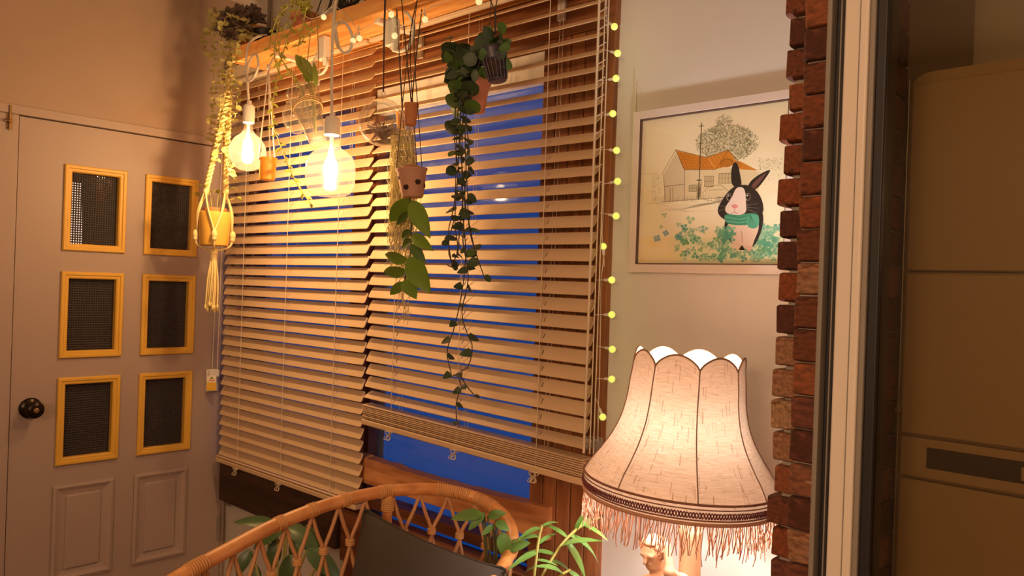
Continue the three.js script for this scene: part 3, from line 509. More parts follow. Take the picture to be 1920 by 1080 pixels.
// ---- macrame hanger with a pot
{
  const c = V(.356, 1.578, .27), th = Math.atan2(1.383, 2.79), ring = (k, r, y) => V(c.x + r * Math.cos(th + k * Math.PI / 2), y, c.z + r * Math.sin(th + k * Math.PI / 2));
  const p = thing('potted_seedling', c.clone(), 'sprouting plant in a yellow pot held by the knotted cord hanger', 'plant');
  part('outer_pot', lathe([[0, 0], [.047, 0], [.05, .004], [.058, .1], [.059, .122], [.056, .124], [.054, .12], [.052, .11], [0, .11]], c, 40), M.yellowPot, p);
  part('inner_pot', lathe([[.036, .1], [.041, .112], [.042, .138], [.038, .139], [.036, .125], [0, .125]], c, 36), M.terracotta, p);
  part('soil', soilGeo(V(c.x, c.y + .128, c.z), .036), M.soil, p);
  for (const [k, h, d] of [[0, .07, .03], [1.3, .085, .05], [2.4, .06, .06], [3.3, .075, .03], [4.4, .09, .06], [5.3, .05, .07]]) {
    const a = V(c.x + .012 * Math.cos(k), c.y + .12, c.z + .012 * Math.sin(k)), e = V(c.x + d * Math.cos(k), c.y + .13 + h, c.z + d * Math.sin(k));
    part('stem', tube([a, V((a.x + e.x) / 2, e.y - .015, (a.z + e.z) / 2), e], .0018, 10, 5), M.limeStem, p);
    for (const s of [-1, 1]) leafMesh(p, 'fat', e, V(Math.cos(k + s), .2, Math.sin(k + s)), V(0, 1, .3), .034, M.limeLeaf, 'leaf', 1.2);
  }
  const m = thing('macrame_hanger', V(c.x, 1.335, c.z), 'knotted cream cord plant hanger with a long tassel, at the left end of the shelf', 'plant hanger');
  const topK = V(.40, 2.2, .255);
  part('hanging_loop', [tube([V(.42, 2.262, .2), V(.405, 2.25, .25), topK, V(topK.x, 2.12, .262)], .004, 16, 7), ball(V(topK.x, 2.13, .262), .014, 1, 1.6, 1)], M.macrame, m);
  const twist = (a, b, r, turns) => { const o = [], d = b.clone().sub(a), u = d.clone().cross(V(0, 0, 1)).normalize(), w = d.clone().cross(u).normalize(); for (const ph of [0, Math.PI]) { const q = []; for (let i = 0; i <= turns * 8; i++) { const t = i / (turns * 8), an = t * turns * 2 * Math.PI + ph; q.push(a.clone().addScaledVector(d, t).addScaledVector(u, r * Math.cos(an)).addScaledVector(w, r * Math.sin(an))); } o.push(tube(q, r * .85, turns * 14, 6)); } return o; };
  for (let k = 0; k < 4; k++) {
    const e = ring(k + .5, .048, 1.775), top = V(topK.x + .01 * Math.cos(k * 1.57), 2.11, .262 + .01 * Math.sin(k * 1.57));
    part('rope', [...twist(top, e, .0062, 11), ball(e, .011, 1, 1.3, 1)], M.macrame, m);
    for (const s of [0, 1]) { const kn = ring(k + s, .061, 1.625); part('net_string', [tube([e, ring(k + .5 + (s - .5) * .45, .060, 1.705), kn], .0034, 14, 6), tube([V(e.x + .004, e.y, e.z + .004), ring(k + .5 + (s - .5) * .55, .063, 1.7), V(kn.x, kn.y + .006, kn.z)], .0034, 14, 6)], M.macrame, m); }
    const kn = ring(k, .064, 1.618); part('net_knot', [ball(kn, .0105, 1, 1.7, 1), ball(V(kn.x, kn.y - .014, kn.z), .009, 1, 1.2, 1)], M.macrame, m);
    part('net_string', [tube([kn, ring(k, .058, 1.582), ring(k, .03, 1.566), V(c.x, 1.563, c.z)], .004, 16, 6)], M.macrame, m);
  }
  part('gather_knot', [ball(V(c.x, 1.556, c.z), .016, 1, 1.1, 1), lathe([[.011, 0], [.013, .004], [.011, .008], [.013, .012], [.011, .016], [.013, .02], [.011, .024]], V(c.x, 1.525, c.z), 16)], M.macrame, m);
  const ts = []; for (let i = 0; i < 22; i++) { const a = i * 2.4, r = .022 * Math.sqrt(i / 22), L = rr(1.345, 1.37); ts.push(tube([V(c.x + r * .4 * Math.cos(a), 1.53, c.z + r * .4 * Math.sin(a)), V(c.x + r * .9 * Math.cos(a), 1.46, c.z + r * .9 * Math.sin(a)), V(c.x + r * 1.1 * Math.cos(a + .2), L, c.z + r * 1.1 * Math.sin(a + .2))], .0031, 14, 6), ball(V(c.x + r * 1.1 * Math.cos(a + .2), L - .004, c.z + r * 1.1 * Math.sin(a + .2)), .0052, 1, 2, 1, 7)); }
  part('tassel', ts, M.macrame, m, 'stuff');
}
// ---- small orange pot on white cords
{
  const c = V(onZ(501, 340, .27).x, onZ(501, 338, .27).y, .27), t = thing('hanging_pot', c, 'small bright orange pot hanging on white cords beside the round bulb', 'pot');
  const body = part('pot', potGeo(c, .025, .0285, .075, .01), M.orangePot, t); part('soil', soilGeo(V(c.x, c.y + .064, c.z), .027), M.soil, body);
  const top = onZ(505, 116, .23); part('hook', [bar(V(top.x, 2.262, .2), V(top.x, top.y - .02, .232), .004), ball(V(top.x, top.y - .02, .232), .0075, 1, 1.8, 1)], M.whiteCord, t);
  for (const a of [.3, 2.4, 4.5]) part('cord', tube([V(top.x, top.y - .02, .232), V(c.x + .031 * Math.cos(a), c.y + .07, c.z + .031 * Math.sin(a))], .0024, 4, 6), M.whiteCord, t);
}
// ---- tilted glass cup with a cutting
{
  const top = onZ(568, 173, .28), bot = onZ(597, 268, .28), ax = top.clone().sub(bot), h = ax.length(), q = new THREE.Quaternion().setFromUnitVectors(V(0, 1, 0), ax.clone().normalize());
  const R1 = .052, R0 = .026, t = thing('glass_cup', bot, 'tilted clear glass cup wrapped in twine with a green cutting, hanging by two strings', 'cup');
  part('cup', lathe([[0, 0], [R0, .001], [R0 * 1.03, .006], [lerp(R0, R1, .5), h * .5], [R1, h], [R1 - .0035, h], [lerp(R0, R1, .5) - .003, h * .5], [R0 - .002, .012], [0, .011]], bot, 40, q), M.clear, t);
  part('rim', (() => { const g = new THREE.TorusGeometry(R1 - .0018, .0022, 8, 48); g.rotateX(Math.PI / 2); g.applyQuaternion(q); g.translate(top.x, top.y, top.z); return g; })(), M.clear, t);
  for (const f of [.66, .70, .74]) part('twine', (() => { const g = new THREE.TorusGeometry(lerp(R0, R1, f) + .002, .0016, 6, 40); g.rotateX(Math.PI / 2 + (f - .7) * 2.2); g.applyQuaternion(q); const p = bot.clone().addScaledVector(ax, f); g.translate(p.x, p.y, p.z); return g; })(), M.twine, t);
  const e1 = bot.clone().addScaledVector(ax, .68), u = V(1, 0, 0).applyQuaternion(q);
  part('string', tube([e1.clone().addScaledVector(u, -.036), onZ(576, 120, .27), onZ(585, 33, .24), onZ(586, 24, .2)], .0016, 20, 5), M.twine, t);
  part('string', tube([e1.clone().addScaledVector(u, .042), onZ(597, 120, .27), onZ(594, 31, .24), onZ(594, 22, .2)], .0016, 20, 5), M.twine, t);
  const c = thing('leaf_cutting', bot.clone().addScaledVector(ax, .15), 'green cactus cutting with flat stems rooted in the tilted glass cup', 'plant');
  const s = bot.clone().addScaledVector(ax, .15);
  for (const [a, b] of [[[586, 180], [572, 120]], [[582, 175], [565, 105]], [[590, 185], [580, 130]], [[572, 185], [545, 130]]]) part('stem', tube([s, onZ(a[0], a[1], .28), onZ(b[0], b[1], .28)], .0022, 12, 6), M.limeStem, c);
  for (const [a, b, w] of [[[586, 152], [552, 90], .4], [[580, 160], [562, 98], .3], [[592, 165], [590, 112], .3]]) { const p = onZ(...a, .285), e = onZ(...b, .285); leafMesh(c, 'pointed', p, e.clone().sub(p), toCam(p).add(V(.5, 0, 0)), e.distanceTo(p), M.limeLeaf2, 'leaf', w * 1.5); }
  const roots = []; for (let i = 0; i < 14; i++) roots.push(tube([s.clone().add(rdir(.004)), s.clone().addScaledVector(ax, .2).add(rdir(.012)), s.clone().addScaledVector(ax, .4).add(rdir(.016))], .0006, 6, 4)); part('roots', roots, M.twine, c, 'stuff');
}
{
  const c = onZ(556, 218, .2), t = thing('glass_bubble', c, 'small clear glass bubble hanging half behind the tilted glass cup', 'vase');
  part('globe', (() => { const g = new THREE.SphereGeometry(.052, 32, 20, 0, Math.PI * 2, .4, Math.PI - .4); g.rotateX(.5); g.scale(.9, 1.15, .9); g.translate(c.x, c.y, c.z); return g; })(), M.clear, t);
  part('rim', (() => { const g = new THREE.TorusGeometry(.02, .002, 8, 30); g.rotateX(Math.PI / 2 + .5); g.translate(c.x, c.y + .05, c.z + .02); return g; })(), M.clear, t);
  part('string', tube([V(c.x, c.y + .055, c.z), V(c.x, 2.15, .21), V(c.x, 2.262, .2)], .001, 8, 5), M.twine, t);
}
// ---- glass globe with an air plant
{
  const c = onZ(717, 230, .28), r = .0665, t = thing('glass_globe', V(c.x, c.y - r, c.z), 'clear round glass globe with a side opening and glass loop, hanging on a dark string', 'vase');
  const dir = V(.75, .1, .65).normalize();
  part('globe', (() => { const g = new THREE.SphereGeometry(r, 48, 32, 0, Math.PI * 2, .6, Math.PI - .6); g.applyQuaternion(new THREE.Quaternion().setFromUnitVectors(V(0, 1, 0), dir)); g.translate(c.x, c.y, c.z); return g; })(), M.clear, t);
  part('opening_rim', (() => { const g = new THREE.TorusGeometry(r * Math.sin(.6), .0024, 8, 40); g.applyQuaternion(new THREE.Quaternion().setFromUnitVectors(V(0, 0, 1), dir)); const p = c.clone().addScaledVector(dir, r * Math.cos(.6)); g.translate(p.x, p.y, p.z); return g; })(), M.clear, t);
  part('hanging_loop', [lathe([[.014, 0], [.009, .008], [.005, .012], [0, .013]], V(c.x, c.y + r - .002, c.z), 20), new THREE.TorusGeometry(.007, .002, 8, 20).translate(c.x, c.y + r + .015, c.z)], M.clear, t);
  part('string', [tube([V(c.x, c.y + r + .02, c.z), onZ(720, 90, .275), onZ(723, 0, .26), onZ(723, -20, .22)], .0022, 20, 6)], M.wire, t);
  part('string', [tube([V(c.x, c.y + r + .02, c.z), onZ(719, 90, .272), onZ(721, 0, .25), onZ(722, -20, .22)], .0014, 20, 5)], M.wire, t);
  const a = thing('air_plant', V(c.x, c.y - r * .9, c.z), 'brown spiky air plant lying inside the round glass globe', 'plant');
  const s = V(c.x + .012, c.y - r * .82, c.z + .005);
  for (let i = 0; i < 46; i++) { const an = i * 2.4, e = rr(.35, 1.15), L = rr(.05, .072), d = V(Math.cos(an) * Math.sin(e), Math.cos(e), Math.sin(an) * Math.sin(e)); let q = s.clone().addScaledVector(d, L).add(V(.004, -.012 * e, 0)); const m = s.clone().addScaledVector(d, L * .55).add(V(0, .008, 0)); const lim = p => { const o = p.clone().sub(c); if (o.length() > r * .93) o.setLength(r * .93); return o.add(c); }; part('blade', tube([s, lim(m), lim(q)], .0016, 8, 4), M.air, a); }
  part('moss_bed', ball(V(c.x - .004, c.y - r * .86, c.z), .016, 1.1, .3, 1.1, 14), M.moss2, a);
}
// ---- little clay pots on strings, with moss
{
  const c = onZ(770, 236, .25), t = thing('clay_pot', c, 'small brown clay pot hanging on dark strings just right of the glass globe', 'pot');
  part('pot', potGeo(c, .015, .0185, .062, .012), M.terracotta, t);
  for (const [x, y] of [[791, 17], [752, -10]]) part('string', tube([V(c.x, c.y + .06, c.z), onZ((x + 770) / 2, (y + 190) / 2, .25), onZ(x, y, .24)], .0018, 16, 5), M.wire, t);
  const d = onZ(753, 242, .20), o = thing('clay_pot', d, 'small orange clay pot seen through the right side of the glass globe', 'pot');
  part('pot', potGeo(d, .013, .017, .05, .01), M.orangePot, o); part('string', tube([V(d.x, d.y + .05, d.z), onZ(748, 100, .21), V(onZ(745, 10, .2).x, 2.262, .2)], .0014, 10, 5), M.wire, o);
}
{
  const t = thing('spanish_moss', onZ(760, 480, .235), 'pale curly hanging moss in a long tangle behind the spotted pot', 'moss'), s = [];
  for (let i = 0; i < 420; i++) {
    const y0 = 232 + 150 * rnd() ** 1.3, y1 = y0 + rr(50, 170) * (i % 12 ? 1 : 1.5), x0 = 757 + rr(-22, 20), dx = rr(-14, 10), q = []; const zz = .232 + rr(-.02, .02), n = 9, ph = rr(0, 6), am = rr(2, 6);
    for (let k = 0; k <= n; k++) { const f = k / n; q.push(onZ(x0 + dx * f + am * Math.sin(ph + k * 1.7) + (f > .8 ? rr(-4, 4) : 0), Math.min(y0 + (y1 - y0) * f + 3 * Math.sin(k * 2.1 + ph), 500 + (i % 20 ? 0 : 40)), zz + .006 * Math.cos(ph + k * 1.3))); }
    s.push(tube(q, .0008, 18, 3));
  }
  for (let i = 0; i < 9; i++) { const q = []; const x0 = 757 + rr(-8, 8), ph = rr(0, 6); for (let k = 0; k <= 10; k++) q.push(onZ(x0 + 6 * Math.sin(ph + k * 1.4), 480 + k * rr(10, 13), .232)); s.push(tube(q, .0008, 24, 3)); }
  part('moss_strands', s, M.moss, t, 'stuff');
  part('string', tube([onZ(757, 240, .232), onZ(750, 120, .23), onZ(742, 10, .22)], .0012, 10, 5), M.wire, t);
}
{
  const up = onZ(774, 317, .275), dn = onZ(774, 371, .275), ax = V(-.06, 1, .05).normalize(), q = new THREE.Quaternion().setFromUnitVectors(V(0, 1, 0), ax), h = .078;
  const t = thing('spotted_pot', dn, 'pinkish clay pot with dark round holes, hanging on thin wires in front of the moss', 'pot');
  part('pot', lathe([[0, 0], [.026, 0], [.029, .004], [.04, h - .008], [.0425, h - .006], [.043, h], [.039, h], [.036, h - .01], [0, h - .012]], dn, 36, q), M.pinkClay, t);
  const view = Math.atan2(toCam(dn).x, toCam(dn).z);
  for (const [a, f, s] of [[-.55, .34, .0078], [.45, .5, .0078], [1.35, .4, .007], [-1.3, .72, .007], [2.4, .4, .007], [3.6, .5, .007]]) { const r = lerp(.029, .04, f) - .0005, p = V(Math.sin(view + a) * r, f * h, Math.cos(view + a) * r).applyQuaternion(q).add(dn), g = new THREE.CylinderGeometry(s, s, .003, 18); g.rotateX(Math.PI / 2); g.rotateY(view + a); g.translate(p.x, p.y, p.z); part('hole', g, M.hole, t); }
  part('moss_top', ball(dn.clone().addScaledVector(ax, h - .006), .034, 1, .55, 1, 16), M.pinkMoss, t);
  const k = onZ(772, 60, .26);
  for (const a of [0, 2.1, 4.2]) part('wire', tube([V(Math.cos(a) * .042, h - .003, Math.sin(a) * .042).applyQuaternion(q).add(dn), k.clone().add(V(.01 * Math.cos(a), 0, 0)), onZ(783, -5, .25)], .0013, 18, 5), M.wire, t);
  // leafy cactus growing down
  const l = thing('leaf_cactus', onZ(762, 555, .28), 'bright green broad leaf cactus hanging down below the spotted pot', 'plant');
  const st = [[769, 368], [772, 400], [771, 440], [770, 470], [764, 500], [758, 530]].map(p => onZ(p[0], p[1], .285)); part('stem', tube([dn.clone().add(V(0, .01, 0)), ...st], .002, 30, 6), M.darkStem, l);
  for (const [x0, y0, x1, y1, w, m] of [[768, 372, 729, 420, 1.05, 0], [771, 376, 802, 441, .8, 0], [769, 395, 738, 425, .5, 1], [771, 432, 748, 448, .8, 1], [772, 440, 806, 466, .75, 0], [771, 448, 749, 466, .8, 1], [770, 458, 796, 491, .85, 1], [764, 486, 714, 481, .75, 0], [766, 482, 800, 546, 1.0, 0], [760, 505, 714, 516, .85, 0], [758, 524, 779, 556, 1.15, 0], [757, 528, 729, 556, .85, 0], [762, 498, 790, 520, .7, 1]]) { const p = onZ(x0, y0, .288), e = onZ(x1, y1, .298 - .014 * m); leafMesh(l, 'pointed', p, e.clone().sub(p), toCam(p).add(rdir(.35)), e.distanceTo(p), m ? M.midLeaf : M.greenLeaf, 'leaf', 1.15 * w); }
}
// ---- dark net pot with the long round leaved vine, and the pink pot behind
{
  const c = onZ(934, 153, .27), ax = V(-.17, 1, .1).normalize(), q = new THREE.Quaternion().setFromUnitVectors(V(0, 1, 0), ax), h = .082;
  const t = thing('net_pot', c, 'dark slotted net pot tilted on a wire, holding the long dark vine', 'pot');
  part('base', lathe([[0, 0], [.021, 0], [.0225, .004], [.0225, .008], [0, .008]], c, 32, q), M.netPot, t);
  part('rim', lathe([[.029, h - .03], [.031, h - .028], [.0335, h - .004], [.0365, h - .003], [.0365, h], [.032, h], [.029, h - .028]], c, 36, q), M.netPot, t);
  for (let i = 0; i < 16; i++) { const a = i / 16 * 2 * Math.PI; part('slat', bar(V(.0222 * Math.cos(a), .004, .0222 * Math.sin(a)).applyQuaternion(q).add(c), V(.0296 * Math.cos(a), h - .027, .0296 * Math.sin(a)).applyQuaternion(q).add(c), .0022, .0026, 6), M.netPot, t); }
  part('soil', lathe([[0, .01], [.02, .01], [.028, h - .02], [0, h - .012]], c, 20, q), M.soil, t);
  const k = onZ(929, 60, .265); part('wire', [tube([V(.034, h, 0).applyQuaternion(q).add(c), k, onZ(930, 30, .26), onZ(915, -10, .25)], .0015, 14, 5), tube([V(-.034, h, 0).applyQuaternion(q).add(c), k, onZ(927, 30, .26), onZ(934, -10, .25)], .0015, 14, 5), tube([k, onZ(928, 40, .262), onZ(928, 26, .26)], .0028, 4, 6)], M.wire, t);
  const pk = onZ(886, 212, .225), pq = new THREE.Quaternion().setFromUnitVectors(V(0, 1, 0), V(.12, 1, .05).normalize()), pp = thing('hanging_pot', pk, 'smooth salmon pink pot half hidden behind the dark vine', 'pot');
  part('pot', potGeo(pk, .031, .038, .09, .02, .004, pq), M.pinkPot, pp); part('wire', tube([V(pk.x + .01, pk.y + .08, pk.z), onZ(915, 60, .24), onZ(922, -12, .24)], .0012, 10, 5), M.wire, pp);
  const v = thing('round_leaf_vine', onZ(860, 790, .27), 'dark green vine with round leaves cascading in long strands before the right blind', 'plant');
  const root = c.clone().addScaledVector(ax, h - .008);
  const S = { r: .0014, spread: 1, down: .2, jitter: .35 }, W = pts => [root, ...pts.map((p, i) => onZ(p[0], p[1], .28 + (p[2] ?? 0)))];
  vine(v, W([[905, 100], [880, 120], [866, 170], [862, 240], [858, 330], [853, 420], [858, 470], [846, 500]]), 'round', M.duskLeaf, M.darkStem, .037, .03, S);
  vine(v, W([[908, 95], [885, 105], [876, 180, .01], [872, 270, .01], [876, 350, .01], [880, 430, .01], [886, 455, .01], [908, 520, .01]]), 'round', M.duskLeaf, M.darkStem, .042, .03, S);
  vine(v, W([[905, 98], [878, 115], [869, 200, -.008], [866, 300, -.008], [868, 400, -.008], [873, 480, -.008], [864, 560, -.008], [850, 620, -.008], [838, 660, -.008], [846, 700, -.008]]), 'heart', M.duskLeaf, M.darkStem, .045, .029, S);
  vine(v, W([[910, 95], [882, 118], [864, 210, .004], [864, 290, .004], [872, 370, .004], [868, 450, .004], [878, 520, .004], [866, 590, .004], [878, 630, .004], [886, 650, .004], [876, 690, .004], [856, 700, .004], [866, 725, .004], [856, 750, .004], [856, 790, .004]]), 'heart', M.duskLeaf, M.darkStem, .043, .028, S);
  vine(v, W([[900, 100], [872, 130], [858, 220], [852, 380], [840, 440], [846, 490]]), 'round', M.duskLeaf, M.darkStem, .06, .028, S);
  vine(v, W([[903, 100], [874, 118], [874, 220, .006], [880, 300, .006], [870, 360, .006], [862, 430, .006], [858, 480, .006]]), 'heart', M.duskLeaf, M.darkStem, .036, .031, S);
  vine(v, W([[903, 100], [868, 130], [852, 250, -.004], [862, 330, -.004], [878, 410, -.004], [890, 470, -.004]]), 'round', M.midLeaf, M.darkStem, .05, .03, S);
  vine(v, [[852, 410], [842, 450], [842, 480], [848, 496]].map(p => onZ(p[0], p[1], .282)), 'round', M.duskLeaf, M.darkStem, .06, .024, S);
  vine(v, [[862, 700], [872, 720], [892, 744]].map(p => onZ(p[0], p[1], .282)), 'heart', M.duskLeaf, M.darkStem, .05, .02, S);
  vine(v, W([[900, 92], [862, 105], [845, 115], [840, 95], [846, 72]]), 'round', M.duskLeaf, M.darkStem, .055, .028, S);
  for (let i = 0; i < 84; i++) { const p = onZ(rr(848, 955), rr(72, 135) + (i % 3 ? 0 : rr(0, 60)) * .4, .28 + rr(-.03, .03)); { const s2 = p.clone().sub(camera.position), k2 = (c.z + .012 - camera.position.z) / s2.z, w2 = camera.position.clone().addScaledVector(s2, k2); if (w2.distanceTo(V(c.x, c.y + .026, c.z + .012)) < .046) continue; } const x = (p.x - onZ(935, 100, .28).x); leafMesh(v, i % 2 ? 'round' : 'oval', p, rdir(1).add(V(-.2, -.3, .3)), toCam(p).add(rdir(.6)), rr(.03, .046), i % 4 ? M.duskLeaf : M.midLeaf, 'leaf', i % 2 ? 1 : 1.3); }
  for (const [x, y, s] of [[860, 165, .055], [885, 165, .05], [850, 190, .045], [868, 130, .05], [888, 200, .045], [875, 95, .05], [912, 75, .045], [845, 240, .04], [940, 55, .03]]) { const p = onZ(x + 8, y - 8, .29); leafMesh(v, 'round', p, onZ(x - 10, y + 6, .29).sub(p), toCam(p).add(rdir(.3)), s, x % 2 ? M.duskLeaf : M.midLeaf); }
  for (const [a, b] of [[[905, 100], [870, 160]], [[905, 95], [862, 100]], [[920, 90], [940, 60]], [[905, 105], [880, 200]], [[918, 95], [945, 130]]]) part('stem', tube([root, onZ(a[0], a[1], .28), onZ(b[0], b[1], .28)], .0018, 10, 5), M.darkStem, v);
}
Object.assign(M, {});
// ---------------------------------------------------------------- framed painting of a rabbit before a tiled house
{
  const W = 1024, Hh = 980, cv = document.createElement('canvas'); cv.width = W; cv.height = Hh; const g = cv.getContext('2d');
  // the numbers below are laid out on a 780 x 797 drawing
  const map = (x, y) => { const t = 188 - (x - 92) * .131, b = 985; return [(x - 90) / 778 * W, (y - t) / (b - t) * Hh]; };
  const path = (pts, close = true) => { g.beginPath(); pts.forEach(([x, y], i) => { const q = map(x, y); i ? g.lineTo(...q) : g.moveTo(...q); }); if (close) g.closePath(); };
  const fill = (pts, c) => { path(pts); g.fillStyle = c; g.fill(); };
  const line = (pts, c, w = 1.6) => { path(pts, false); g.strokeStyle = c; g.lineWidth = w * 1.3; g.lineCap = 'round'; g.stroke(); };
  const blob = (x, y, rx, ry, c, rot = 0) => { const q = map(x, y); g.beginPath(); g.ellipse(q[0], q[1], rx * 1.31, ry * 1.2, rot, 0, 7); g.fillStyle = c; g.fill(); };
  const smooth = (pts, c) => { const q = pts.map(p => map(...p)); g.beginPath(); g.moveTo((q[0][0] + q[q.length - 1][0]) / 2, (q[0][1] + q[q.length - 1][1]) / 2); q.forEach((p, i) => { const n = q[(i + 1) % q.length]; g.quadraticCurveTo(p[0], p[1], (p[0] + n[0]) / 2, (p[1] + n[1]) / 2); }); g.closePath(); g.fillStyle = c; g.fill(); };
  g.fillStyle = '#f1e8c6'; g.fillRect(0, 0, W, Hh);
  for (let i = 0; i < 900; i++) { const x = rr(90, 870), y = rr(90, 985); g.globalAlpha = .05; blob(x, y, rr(20, 70), rr(10, 30), y > 640 ? (rnd() < .5 ? '#f4eed0' : '#ece4b8') : (rnd() < .5 ? '#e6d6a2' : '#efe3b6')); }
  g.globalAlpha = .06; for (let i = 0; i < 160; i++) blob(rr(300, 860), rr(840, 985), rr(20, 60), rr(12, 26), '#a8dcb0'); for (let i = 0; i < 60; i++) blob(rr(90, 330), rr(840, 985), rr(20, 70), rr(12, 40), '#e8c878'); g.globalAlpha = 1;
  // tree behind the house
  for (let i = 0; i < 3600; i++) { const a = rr(0, 6.3), r = Math.sqrt(rnd()), x = 560 + Math.cos(a) * r * 170 * (1 - .2 * rnd()), y = 320 + Math.sin(a) * r * 105 - (Math.abs(x - 545) < 40 ? rr(0, 60) : 0); g.globalAlpha = rr(.3, .8); line([[x, y], [x + rr(-9, 9), y + rr(-11, 3)]], ['#5c5a36', '#3e3c28', '#7d7a48', '#8d8a58'][i % 4], rr(.8, 2.6)); }
  for (let i = 0; i < 260; i++) { const x = 782 + rr(-55, 55), y = 435 + rr(-30, 30) + (i % 3 ? 0 : rr(0, 90)); g.globalAlpha = rr(.2, .5); line([[x, y], [x + rr(-7, 7), y + rr(-8, 2)]], '#6a6844', rr(.8, 2)); }
  for (let i = 0; i < 200; i++) { const x = 195 + rr(-40, 25), y = 550 + rr(-60, 50); g.globalAlpha = rr(.2, .5); line([[x, y], [x + rr(-6, 6), y + rr(-12, 3)]], '#8d8648', rr(.8, 2)); }
  g.globalAlpha = 1;
  // house
  fill([[290, 370], [345, 460], [345, 630], [235, 640], [225, 490]], '#d8c8a4'); fill([[345, 460], [640, 450], [730, 480], [730, 600], [345, 630]], '#e0d0a6');
  fill([[290, 355], [340, 462], [512, 460], [460, 395]], '#cf8426'); fill([[460, 395], [575, 355], [625, 430], [512, 460], [490, 430]], '#d48a2c'); fill([[600, 410], [640, 420], [725, 470], [640, 462], [615, 450]], '#cc8428');
  for (let k = 0; k < 9; k++) line([[296 + k * 20, 362 + k * 4.6], [345 + k * 19, 462]], '#7a4612', 1.1); for (let k = 1; k < 5; k++) line([[290 + k * 11, 362 + k * 20], [468 + k * 9, 398 + k * 13]], '#9a5a18', .9);
  for (let k = 0; k < 6; k++) line([[482 + k * 18, 392 - k * 6.5], [525 + k * 16, 455 - k * 4]], '#7a4612', 1.1);
  blob(568, 425, 34, 24, '#b8741e'); line([[534, 448], [540, 415], [568, 402], [596, 415], [602, 445]], '#5a3410', 1.6);
  for (const l of [[[215, 488], [290, 352], [342, 462], [512, 462], [575, 355], [640, 440]], [[290, 352], [460, 395], [575, 355]], [[345, 462], [348, 630]], [[232, 556], [342, 542]], [[235, 560], [238, 640]], [[265, 560], [268, 640]], [[280, 556], [283, 638]], [[225, 490], [232, 556]], [[350, 630], [640, 610]], [[215, 640], [350, 632]]]) line(l, '#4a3822', 2);
  for (const [x, y, w, h] of [[455, 500, 46, 56], [530, 485, 66, 52], [372, 548, 40, 34]]) { path([[x, y], [x + w, y - 2], [x + w, y + h], [x, y + h]]); g.fillStyle = '#cdbb8e'; g.fill(); g.strokeStyle = '#4a3a22'; g.lineWidth = 2.4; g.stroke(); for (let k = 1; k < 4; k++) line([[x + w * k / 4, y], [x + w * k / 4, y + h]], '#4a3a22', 1.2); line([[x, y + h * .45], [x + w, y + h * .45]], '#4a3a22', 1.2); }
  line([[428, 205], [425, 625]], '#453824', 4.5); line([[416, 222], [440, 220]], '#453824', 3); line([[414, 520], [438, 520]], '#453824', 5); for (let i = 0; i < 60; i++) line([[rr(412, 440), rr(520, 625)], [rr(412, 440), rr(560, 628)]], 'rgba(80,66,40,.4)', 1.4);
  for (let i = 0; i < 140; i++) { const x = rr(160, 560); g.globalAlpha = .35; line([[x, rr(622, 645)], [x + rr(-6, 6), rr(600, 640)]], '#6a5c34', 1.2); } g.globalAlpha = 1;
  line([[448, 590], [480, 556], [540, 546], [570, 570], [590, 590]], '#6a5a36', 1.8); line([[448, 590], [452, 625], [520, 640], [560, 630]], '#6a5a36', 1.6); line([[480, 575], [560, 572]], '#6a5a36', 1.3); g.strokeStyle = '#574826'; g.lineWidth = 2.4; { const q = map(535, 628); g.beginPath(); g.ellipse(q[0], q[1], 16, 18, 0, 0, 7); g.stroke(); g.beginPath(); g.ellipse(q[0], q[1], 8, 9, 0, 0, 7); g.stroke(); }
  line([[105, 488], [190, 480]], '#b09a60', 1.6); for (let k = 0; k < 9; k++) line([[120 + k * 20, rr(640, 690)], [260 + k * 36, rr(640, 700)]], 'rgba(120,100,60,.3)', 1.4); for (let k = 0; k < 5; k++) line([[330 + k * 22, 682 - k * 7], [500 + k * 10, 650 - k * 3]], 'rgba(96,80,52,.45)', 2.4);
  // clover
  const clover = (x, y, r, c, n = 3) => { for (let k = 0; k < n; k++) { const a = k * 6.283 / n + x; blob(x + Math.cos(a) * r, y + Math.sin(a) * r * .9, r * .72, r * .66, c); } g.strokeStyle = 'rgba(20,70,50,.55)'; for (let k = 0; k < n; k++) { const a = k * 6.283 / n + x, q = map(x + Math.cos(a) * r, y + Math.sin(a) * r * .9); g.lineWidth = 1; g.beginPath(); g.ellipse(q[0], q[1], r * .9, r * .78, 0, 0, 7); g.stroke(); } };
  g.globalAlpha = .8; for (const [x, y, r] of [[200, 842, 13], [250, 812, 11], [328, 835, 11]]) clover(x, y, r, '#78a8c0', 4); for (const [x, y, r] of [[238, 712, 9], [320, 765, 9], [385, 738, 15], [352, 792, 10], [222, 778, 7]]) clover(x, y, r, '#9cc69a');
  for (let i = 0; i < 120; i++) { const x = rr(300, 840), y = rr(770, 960), d = Math.abs(x - 560) / 260; if (rnd() < d * .35) continue; g.globalAlpha = rr(.35, .85); clover(x, y, rr(7, 13), ['#5fb08a', '#3f9a76', '#82c49c', '#6aa86a', '#4c9c92'][i % 5]); }
  for (let i = 0; i < 30; i++) { g.globalAlpha = .7; clover(rr(740, 830), rr(770, 940), rr(8, 14), ['#4ea888', '#77c09c'][i % 2]); } g.globalAlpha = 1;
  // rabbit
  smooth([[580, 700], [560, 790], [600, 860], [640, 910], [710, 900], [750, 820], [765, 700], [700, 640]], '#241d1c');
  smooth([[580, 750], [582, 800], [610, 860], [612, 905], [640, 912], [660, 870], [672, 905], [706, 902], [718, 850], [740, 790], [735, 740]], '#e6cdb8'); line([[655, 800], [660, 865]], '#b08a78', 3);
  smooth([[605, 880], [608, 916], [640, 916], [645, 880]], '#eed8c6'); smooth([[672, 880], [674, 912], [706, 930], [716, 880]], '#e0bca8');
